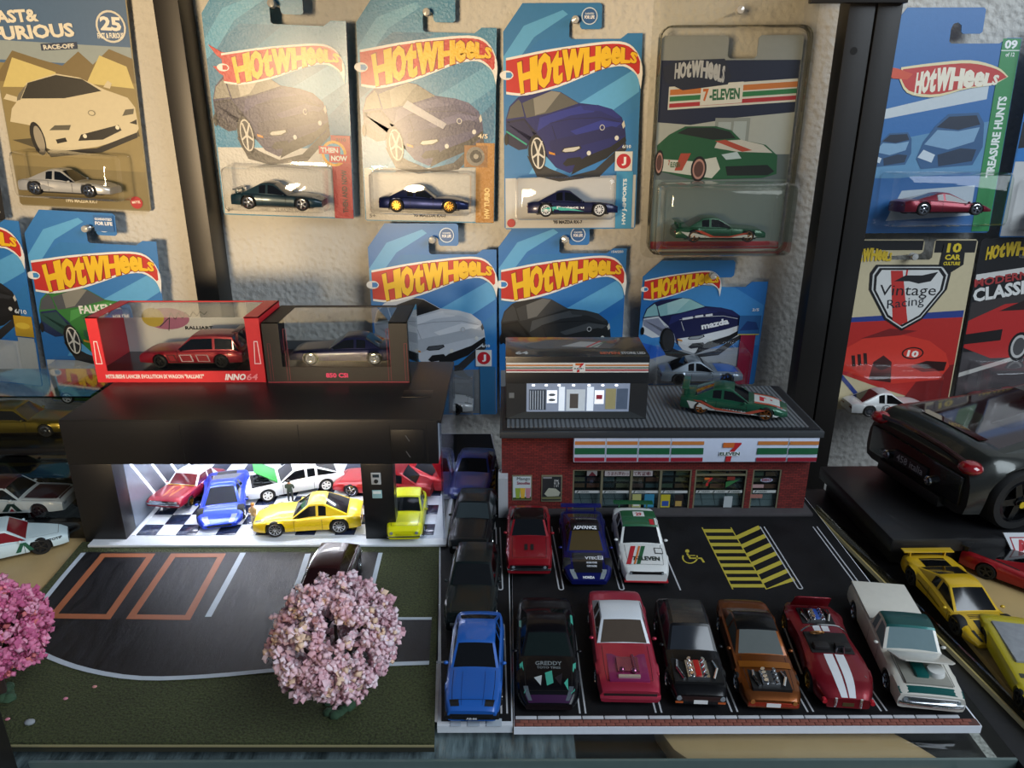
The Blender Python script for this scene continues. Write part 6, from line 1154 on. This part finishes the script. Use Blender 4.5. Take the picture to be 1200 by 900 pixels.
seven(cv, sx(831), szz(565), .62, False); cv.flush('shop_emblem'); cv.poly([(sx(852), szz(565)), (sx(868), szz(562)), (sx(862), szz(566)), (sx(852), szz(572))], '#2f6a3c'); cv.rect(sx(853), szz(563), sx(862), szz(559), '#7a2a24'); cv.flush('window_sticker')
cv.ell(sx(899.5), szz(563), .42, .16, '#9aa4b8'); cv.text('ISEO', sx(894), szz(564.5), sx(905), szz(561), '#7a2430', .06); prect(884, 568, 897, 572, '#a88a88'); prect(881.5, 579.5, 897, 584, '#9a6a60'); cv.flush('window_sticker')
for a, nm in (((600, 556.5, 623.5, 586), 'drink'), ((634.5, 556.5, 659, 587.5), 'car')):
    xa_, xb_, za, zb2 = sx(a[0]), sx(a[2]), szz(a[3], 620), szz(a[1], 620); po = part(sh, 'poster_frame', G().box(xa_, SY - .06, za, xb_, SY, zb2), FR, bev=.02)
    cv = Canvas(po, .062, .003, facefn(SY)); w_, h_ = xb_ - xa_, zb2 - za; U = lambda u, v: (xa_ + u * w_, za + v * h_)
    if nm == 'drink':
        cv.poly([U(.05, .05), U(.95, .05), U(.95, .95), U(.05, .95)], '#b8c4c6'); cv.poly([U(.05, .05), U(.95, .05), U(.95, .16), U(.05, .12)], '#3a4a1c')
        for u, c in ((.2, '#8aa03c'), (.45, '#d0a83c'), (.72, '#b87f8a')): cv.poly([U(u, .1), U(u + .18, .1), U(u + .22, .5), U(u - .04, .5)], c)
        cv.text('Mango', *U(.25, .78), *U(.9, .93), '#26262a', .02); cv.text('Smoothie', *U(.25, .64), *U(.9, .76), '#8a3048', .02)
    else:
        cv.poly([U(.05, .05), U(.95, .05), U(.95, .95), U(.05, .95)], '#262a2c'); cv.poly([U(.15, .3), U(.35, .52), U(.7, .5), U(.92, .36), U(.85, .22), U(.3, .2)], '#a9aa98'); cv.poly([U(.05, .1), U(.95, .1), U(.95, .2), U(.05, .18)], '#6a6a48'); cv.text('ドリフト', *U(.62, .55), *U(.85, .85), '#d9dad8', .02); cv.poly([U(.08, .88), U(.5, .88), U(.5, .94), U(.08, .94)], '#8a8a8c')
    cv.flush('poster_print')
# sign
sg = thing('shop_sign', 'white shop sign board with orange, green and red stripes', 'sign', (0, 0, 0)); gy = SY - .55
def gx(px, py=525): return aty(px, py, gy).x
def gz(py, px=800): return aty(px, py, gy).z
part(sg, 'sign_board', G().box(gx(672.5), gy, gz(541.5), gx(959), SY, gz(510.5)), mat('#c9d2e6', .4), bev=.03)
cv = Canvas(sg, .004, .003, facefn(gy))
for a, b in ((673.5, 709), (711, 747), (749, 785), (787, 824.5), (887.5, 922.5), (924.5, 958.5)):
    for y0_, y1_, c in ((517, 521.2, '#c47a3c'), (524.8, 532.3, '#175c38'), (536, 540.6, '#96182e')): cv.rect(gx(a), gz(y1_), gx(b), gz(y0_), c)
cv.flush('sign_stripes'); seven(cv, gx(857), gz(529.5), gz(518.5) - gz(540.5), True); cv.flush('sign_emblem')
for a in (710, 748, 786, 923.5): part(sg, 'panel_joint', G().box(gx(a) - .02, gy - .01, gz(541), gx(a) + .02, gy, gz(511)), mat('#a9b0bc', .5))
# roof
RX1 = sx(960, 505); ZRR = ZR
part(sh, 'roof_slab', G().box(X0 - .12, SY - .6, ZRR, RX1 + .1, SD + .3, ZRR + .42), mat('#3a3e42', .5, .2), bev=.03); part(sh, 'roof_border', G().box(X0 + .1, SY - .35, ZRR + .42, RX1 - .1, SD + .1, ZRR + .5), mat('#15161a', .5))
part(sh, 'ribbed_sheet', G().box(X0 + .35, SY - .05, ZRR + .5, RX1 - .75, SD - .1, ZRR + .56), RIBBED)
ZT = ZRR + .565
# package box on the shop roof
pk = thing('package_box', 'dark printed toy package box standing on the shop roof', 'package', (0, 0, 0)); py_ = atz(675, 491, ZT).y; bx0, bx1 = aty(592.5, 491, py_).x, aty(757, 491, py_).x; bzt = aty(675, 418, py_).z; byb = atz(675, 395, bzt).y
part(pk, 'carton', G().box(bx0, py_, ZT, bx1, byb, bzt), mat('#1b1d1f', .28, 0, .3), bev=.04)
cv = Canvas(pk, .006, .003, facefn(py_)); bx = lambda px: aty(px, 455, py_).x; bz = lambda v: aty(675, v, py_).z
for a, b, c in ((425, 436.5, '#cfcfcb'), (427.2, 429.0, '#c07a3c'), (430.4, 431.8, '#3a5a48'), (432.8, 434.6, '#a8323a')): cv.rect(bx0 + .05, bz(b), bx1 - .05, bz(a), c)
cv.rect(bx(670.5), bz(436.5), bx(685), bz(425), '#d8d8d4'); cv.flush('stripe_print'); seven(cv, bx(678), bz(430.8), .62); cv.flush('emblem_print')
cv.rect(bx0 + .05, bz(489), bx1 - .05, bz(449), '#26282a'); cv.poly([(bx0 + .05, bz(490)), (bx1 - .05, bz(490)), (bx(740), bz(482)), (bx(615), bz(482))], '#33383a'); cv.rect(bx(596.5), bz(466), bx(602.5), bz(460), '#6a6f72'); cv.flush('front_print')
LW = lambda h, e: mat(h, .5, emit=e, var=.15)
cv.rect(bx(617), bz(482), bx(738), bz(449), LW('#7f8ba0', .35))  # window picture on the carton, drawn with low emission
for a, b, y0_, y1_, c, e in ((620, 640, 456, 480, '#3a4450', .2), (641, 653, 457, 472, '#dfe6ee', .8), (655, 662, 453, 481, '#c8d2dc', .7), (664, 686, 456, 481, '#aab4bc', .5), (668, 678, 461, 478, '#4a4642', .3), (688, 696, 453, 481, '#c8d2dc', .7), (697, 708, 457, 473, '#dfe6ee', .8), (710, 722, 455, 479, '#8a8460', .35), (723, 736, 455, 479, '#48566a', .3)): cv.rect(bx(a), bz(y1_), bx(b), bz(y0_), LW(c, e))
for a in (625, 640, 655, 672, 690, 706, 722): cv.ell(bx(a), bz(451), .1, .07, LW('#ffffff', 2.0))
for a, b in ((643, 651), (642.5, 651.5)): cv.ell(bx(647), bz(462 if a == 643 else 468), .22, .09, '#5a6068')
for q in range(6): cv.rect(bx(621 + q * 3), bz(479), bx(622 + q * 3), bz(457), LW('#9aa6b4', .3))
cv.rect(bx(699), bz(467), bx(706), bz(462), '#a83a48'); cv.flush('window_print')
cv = Canvas(pk, .006, .003, lambda x, y, l: (x, y, bzt + l)); dx_, dy_ = bx1 - bx0, byb - py_; U = lambda u, v: (bx0 + u * dx_, py_ + v * dy_)
cv.poly([U(.12, .55), U(.3, .85), (bx0 + .62 * dx_, py_ + .88 * dy_), U(.8, .6), U(.75, .4), U(.2, .38)], '#4a5054'); cv.poly([U(.4, .5), U(.55, .75), U(.72, .7), U(.66, .45)], '#9aa0a2'); cv.line([U(.58, .45), U(.7, .78)], .15, '#a8323a'); cv.line([U(.62, .45), U(.74, .75)], .1, '#3a6a48'); cv.text('64', *U(.07, .1), *U(.16, .25), '#b9bcbe', .06); cv.text('SEVEN', *U(.66, .1), *U(.8, .22), '#b0563c', .05); cv.text('STORE LED', *U(.81, .1), *U(.98, .22), '#a9acae', .05); cv.flush('top_print')
# roof car
p = atz(862, 486, ZT); k = car('toy_car', 'green and white striped sports car with rear wing on the shop roof', (p.x, p.y + .75, ZT), R(-17), **{**COUPE, 'L': 6.9, 'W': 2.75, 'body': '#17523a', 'metal': .3, 'rim': mat('#b5733c', .25, .9), 'style': 'six', 'spoiler': ('#17523a', .04, .5, .92), 'cabin': (.12, .32, .48, .65, 1.85, .87, .65), 'top': [(0, 1.0), (.03, 1.18), (.22, 1.22), (.62, 1.1), (.85, .98), (.95, .8), (1, .55)], 'plan': [(0, .84), (.04, .94), (.2, 1), (.8, 1), (.92, .94), (.98, .8), (1, .66)], 'head': ('sweep', .7, .6, .22, .1)})
k.side_poly([(.1, .38), (.9, .33), (.96, .55), (.86, .5), (.74, .36), (.6, .55), (.42, .62), (.3, .5), (.18, .85), (.06, .9)], '#c4c7c2'); k.side_poly([(.12, 1.0), (.2, 1.02), (.33, .62), (.6, .46), (.74, .8), (.8, .76), (.66, .4), (.34, .46)], '#b04a34', lift=.014); k.side_text('7-ELEVEN', .38, .5, .72, .60, '#1c2a24')
k.patch('bonnet_panel', .69, .93, -.5, .5, mat('#c4c7c2', .3, 0, .5)); k.patch('bonnet_stripe', .69, .95, -.68, -.52, prt('#b04a34')); k.patch('bonnet_stripe', .69, .95, .52, .68, prt('#b04a34')); cv = k.canvas(); cv.poly([(-.3, .74), (.3, .74), (.1, .86), (-.05, .86), (.1, .78), (-.3, .78)], '#b8242c'); cv.flush('bonnet_emblem')
# ------------------------------------------------------------------ left neighbour shelf
tag(part(None, 'side_shelf', G().box(-60, 26, -.3, -26.95, 60, 0), mat('#b59a6c', .45, var=.12, scale=60)), 'pale wood shelf to the left of the turf board', 'shelf')
dc = thing('display_case', 'black-based clear case holding a maroon and white car beside the garage', 'display case', (0, 0, 0))
part(dc, 'base', G().box(-46, 41.2, 0, -27.1, 50.5, 1.2), BLKG, bev=.05); part(dc, 'clear_cover', G().box(-45.8, 41.5, 1.2, -27.4, 50.3, 4.2), clear('#e6eaea', .8, .04))
dc2 = thing('display_case', 'upper clear case holding a gold car, stacked beside the garage', 'display case', (0, 0, 0))
part(dc2, 'base', G().box(-46, 44.6, 4.25, -27.1, 50.5, 4.7), BLKG, bev=.05); part(dc2, 'clear_cover', G().box(-45.8, 44.8, 4.7, -27.3, 50.3, 8.4), clear('#e6eaea', 1.0, .04))
dc3 = part(dc2, 'front_rail', G().box(-45.9, 44.75, 8.3, -27.2, 44.85, 8.42), clear('#9aa8a8', 1.0, .05))
def ncar(px, py, z, rz, label, **kw): p = atz(px, py, z); return car('toy_car', label, (p.x, p.y, z), R(rz), group='cars beside the garage', **kw)
p = atz(14, 606, 1.2); k = car('toy_car', 'white and maroon rally saloon on the black case base', (p.x - .3, p.y + 1.2, 1.2), R(3), group='cars beside the garage', **{**SEDAN, 'L': 7.0, 'body': '#cfd0cc', 'metal': 0, 'roof': '#4a1a20', 'rim': GUN})
k.patch('bonnet_paint', .66, .97, -.9, .9, mat('#3a1218', .4)); k.side_poly([(.48, .5), (.53, .5), (.57, .9), (.61, .5), (.66, .5), (.6, 1.05), (.54, 1.05)], '#17332c'); k.side_poly([(.545, .5), (.595, .5), (.57, .72)], '#9a2430')
p = atz(22, 575, 1.2); car('toy_car', 'dark green car at the back of the black case', (p.x - .5, p.y + 1.2, 1.2), R(2), group='cars beside the garage', **{**RX7, 'body': '#0d1f16'})
p = atz(25, 513, 4.7); k = car('toy_car', 'gold saloon in the upper clear case', (p.x - .4, p.y + 1.3, 4.7), R(2), group='cars beside the garage', **{**HATCH, 'L': 7.0, 'body': '#7a6a1c', 'metal': .8, 'cabin': (.05, .2, .5, .64, 2.0, .9, .7), 'rim': CHROME})
p = atz(5, 664, 0); k = car('toy_car', 'white rally car with dark green letter mark on the pale wood shelf', (p.x - .9, p.y + 1.6, .0), R(28), group='cars beside the garage', **{**HATCH, 'L': 7.0, 'W': 2.9, 'wr': .55, 'body': '#c9dce0', 'metal': 0, 'cabin': (.3, .4, .55, .7, 2.0, .88, .7), 'rim': mat('#1a1a1a', .4), 'glass': mat('#7a1c24', .2)})
k.side_poly([(.60, .5), (.64, .5), (.67, .95), (.70, .5), (.74, .5), (.69, 1.1), (.65, 1.1)], '#1c5a44'); k.side_text('TOTIP', .86, .8, .98, .96, '#2a3a44')
# ------------------------------------------------------------------ right neighbour: big car and tray
tr = thing('clear_tray', 'wood-floored tray with clear edge holding yellow and red cars', 'tray', (0, 0, 0))
e0, e1 = atz(955, 598, .2), atz(1192, 836, .2); d = (e1 - e0).normalized()
e2 = e1 + d * 3; em = atz(1054, 652, .12); part(tr, 'tray_floor', G().prism([(em.x, em.y), (e2.x + .2, e2.y), (e2.x + 26, e2.y), (em.x + 26, em.y)], -.15, .12), mat('#b39a6a', .35, var=.2, scale=40))
part(tr, 'clear_edge', G().prism([(e0.x, e0.y), (e2.x, e2.y), (e2.x + .12, e2.y), (e0.x + .12, e0.y)], -.15, .62), clear('#f2eed8', 1.0, .04)); part(tr, 'edge_strip', G().prism([(e0.x - .05, e0.y), (e2.x - .05, e2.y), (e2.x + .06, e2.y), (e0.x + .06, e0.y)], -.15, .1), mat('#d6c79a', .4))
tag(part(None, 'shelf_backboard', G().prism([(e0.x + .13, e0.y), (em.x, em.y), (em.x + 34, em.y), (em.x + 34, e0.y + 3), (e0.x + .13, e0.y + 3)], -.6, .1), mat('#141416', .5)), 'black shelf surface under the large car plinth', 'shelf')
PZ = 2.0; c1, c2, c3 = atz(961, 546, PZ), atz(1046, 632, PZ), atz(1200, 632, PZ)
pl = thing('plinth', 'black display plinth under the large dark grey sports car', 'plinth', (0, 0, 0))
part(pl, 'plinth_top', G().prism([(c1.x, c1.y), (c2.x, c2.y), (c2.x + 32, c2.y + .4), (c1.x + 32, c1.y + .4)], 1.1, PZ), mat('#141416', .45, 0, .1), bev=.12); part(pl, 'plinth_foot', G().prism([(c1.x + .5, c1.y - .4), (c2.x + .4, c2.y + .4), (c2.x + 31, c2.y + .8), (c1.x + 31, c1.y)], .13, 1.1), mat('#0b0b0c', .5))
q = atz(1190, 645, 1.0); np_ = part(pl, 'name_plate', G().prism([(0, 0), (6, 0), (6, 1.5), (-.7, 1.5)], 0, .1), mat('#c4c8cc', .4), loc=(atz(1186, 645, 1.2).x, c2.y - .3, .9), rot=(R(68), 0, 0))
cv = Canvas(np_, .1, .004); cv.poly([(.0, .2), (5.8, .2), (5.8, 1.25), (-.35, 1.25)], '#9a1c2c'); cv.poly([(.08, .27), (5.7, .27), (5.7, 1.18), (-.25, 1.18)], '#d4d6d8'); cv.text('Maisto', .2, .4, 3.6, 1.1, '#b3202c', .06); cv.flush('plate_lettering')
hd = R(12); rc = Vector((26.2, 43.0, PZ)); sc_ = 3.5; ctr = rc + Vector((math.cos(hd), math.sin(hd), 0)) * 3.5 * sc_
big = car('model_sports_car', 'large dark grey sports car on the black plinth, tail towards the camera', (ctr.x, ctr.y, PZ), hd, scale=sc_, cat='model car', **{**SUPER, 'W': 3.0, 'gc': .26, 'wr': .56, 'tr': .13, 'tf': .8, 'ww': .5, 'body': '#3a3c39', 'metal': .7, 'roof': '#2a2c2c', 'glass': mat('#2a1416', .06, 0, 1), 'rim': mat('#2c2e32', .2, .9), 'style': 'five', 'tail': None, 'cabin': (.06, .42, .52, .76, 1.78, .84, .56), 'top': [(0, .98), (.02, 1.3), (.06, 1.38), (.22, 1.34), (.5, 1.12), (.68, .98), (.8, 1.0), (.93, .74), (1, .5)], 'plan': [(0, .84), (.03, .93), (.2, 1), (.45, .93), (.78, .98), (.93, .9), (1, .66)]})
big.patch('engine_glass', .08, .3, -.5, .5, mat('#3a1618', .06, 0, 1), .02)
part(big.root, 'rear_panel', G().box(-3.56, -1.16, .42, -3.40, 1.16, .98), mat('#0a0a0c', .25, 0, .4), bev=.05); part(big.root, 'diffuser', G().box(-3.6, -.8, .2, -3.3, .8, .42), mat('#0b0b0c', .5), bev=.04)
part(big.root, 'spoiler_lip', G().tube([(-3.46, -1.1, 1.18), (-3.5, -.5, 1.27), (-3.52, 0, 1.29), (-3.5, .5, 1.27), (-3.46, 1.1, 1.18)], .05, 8), paint('#3a1c1e', .4), 40)
for s_ in (1, -1):
    tl = part(big.root, 'taillight', G().ball((-3.42, s_ * 1.12, 1.13), (.2, .2, .12), 14, 8), mat('#8c0f18', .1, 0, 1), 60)
    part(big.root, 'exhaust_pipe', G().lathe([(.05, 0), (.085, 0), (.09, -.1), (.07, -.12), (.05, -.05)], 14, 'y'), CHROME, 40, loc=(-3.56, s_ * .55, .62), rot=(0, 0, R(-90)))
npp = part(big.root, 'licence_plate', G().box(-3.6, -.42, .56, -3.56, .42, .78), mat('#1a1c20', .4), bev=.01); cv = Canvas(npp, 3.602, .001, lambda x, y, l: (-l, -x, y)); cv.text('458 italia', -.34, .6, .34, .74, '#a9acb0', .01); cv.flush('plate_lettering')
for s_ in (1, -1):
    for a in big.P['tr'], big.P['tf']: part(big.root, 'hub_badge', G().cyl(((a - .5) * 7, s_ * 1.5, .52), ((a - .5) * 7, s_ * 1.512, .52), .06, .06, 14), mat('#c4a81c', .4), 40)
def tcar(rear, front, z, label, length, **kw):
    a, b = atz(*rear, z), atz(*front, z); d_ = b - a; m_ = (a + b) / 2; return car('toy_car', label, (m_.x, m_.y, z), math.atan2(d_.y, d_.x), group='cars in the tray', **{**kw, 'L': length})
k = tcar((1083, 672), (1162, 757), .12, 'yellow wedge sports car with rear wing in the tray', 7.2, **{**SUPER, 'W': 3.0, 'body': '#d0a818', 'metal': .1, 'rim': mat('#141416', .4), 'wr': .53, 'spoiler': ('#d0a818', .04, .28, .98), 'cabin': (.2, .42, .55, .73, 1.75, .84, .6), 'head': ('sweep', .72, .6, .12, .1, BLK)})
k.patch('bonnet_vent', .82, .95, -.45, .45, mat('#17181a', .5)); k.patch('engine_cover', .1, .3, -.5, .5, GLASS); k.side_poly([(.3, .75), (.6, .55), (.6, .6), (.3, .82)], '#17140c', -1)
for i in range(3): k.patch('vent_slot', .765 + i * .015, .772 + i * .015, -.5, .5, BLK)
k = tcar((1165, 668), (1265, 706), .12, 'red and black racing car with large wing in the tray', 7.4, **{**SUPER, 'W': 3.0, 'body': '#9c141c', 'metal': .3, 'roof': '#121214', 'rim': mat('#141416', .4), 'spoiler': (BLK, .03, .45, 1.0), 'cabin': (.2, .45, .55, .75, 1.6, .7, .45)}); k.patch('black_deck', .04, .4, -.75, .75, BLK); hood_text(k, '8', .44, .5, -.2, .2, '#c8b02c')
k = tcar((1178, 750), (1240, 848), .12, 'worn yellow open car at the lower right edge in the tray', 7.0, **{**COUPE, 'cabin': None, 'mirror': False, 'W': 2.9, 'body': '#b8a81c', 'metal': 0, 'rim': mat('#101012', .5), 'head': ('round', .7, .6, .3, .2, mat('#8fb0bc', .1, .2, .8))})
part(k.root, 'cockpit', G().box(-2.6, -1.0, .8, .4, 1.0, 1.26), mat('#8f9296', .5, var=.3), bev=.05); k.patch('worn_strip', .66, .7, -.8, .8, mat('#3a3a30', .6))
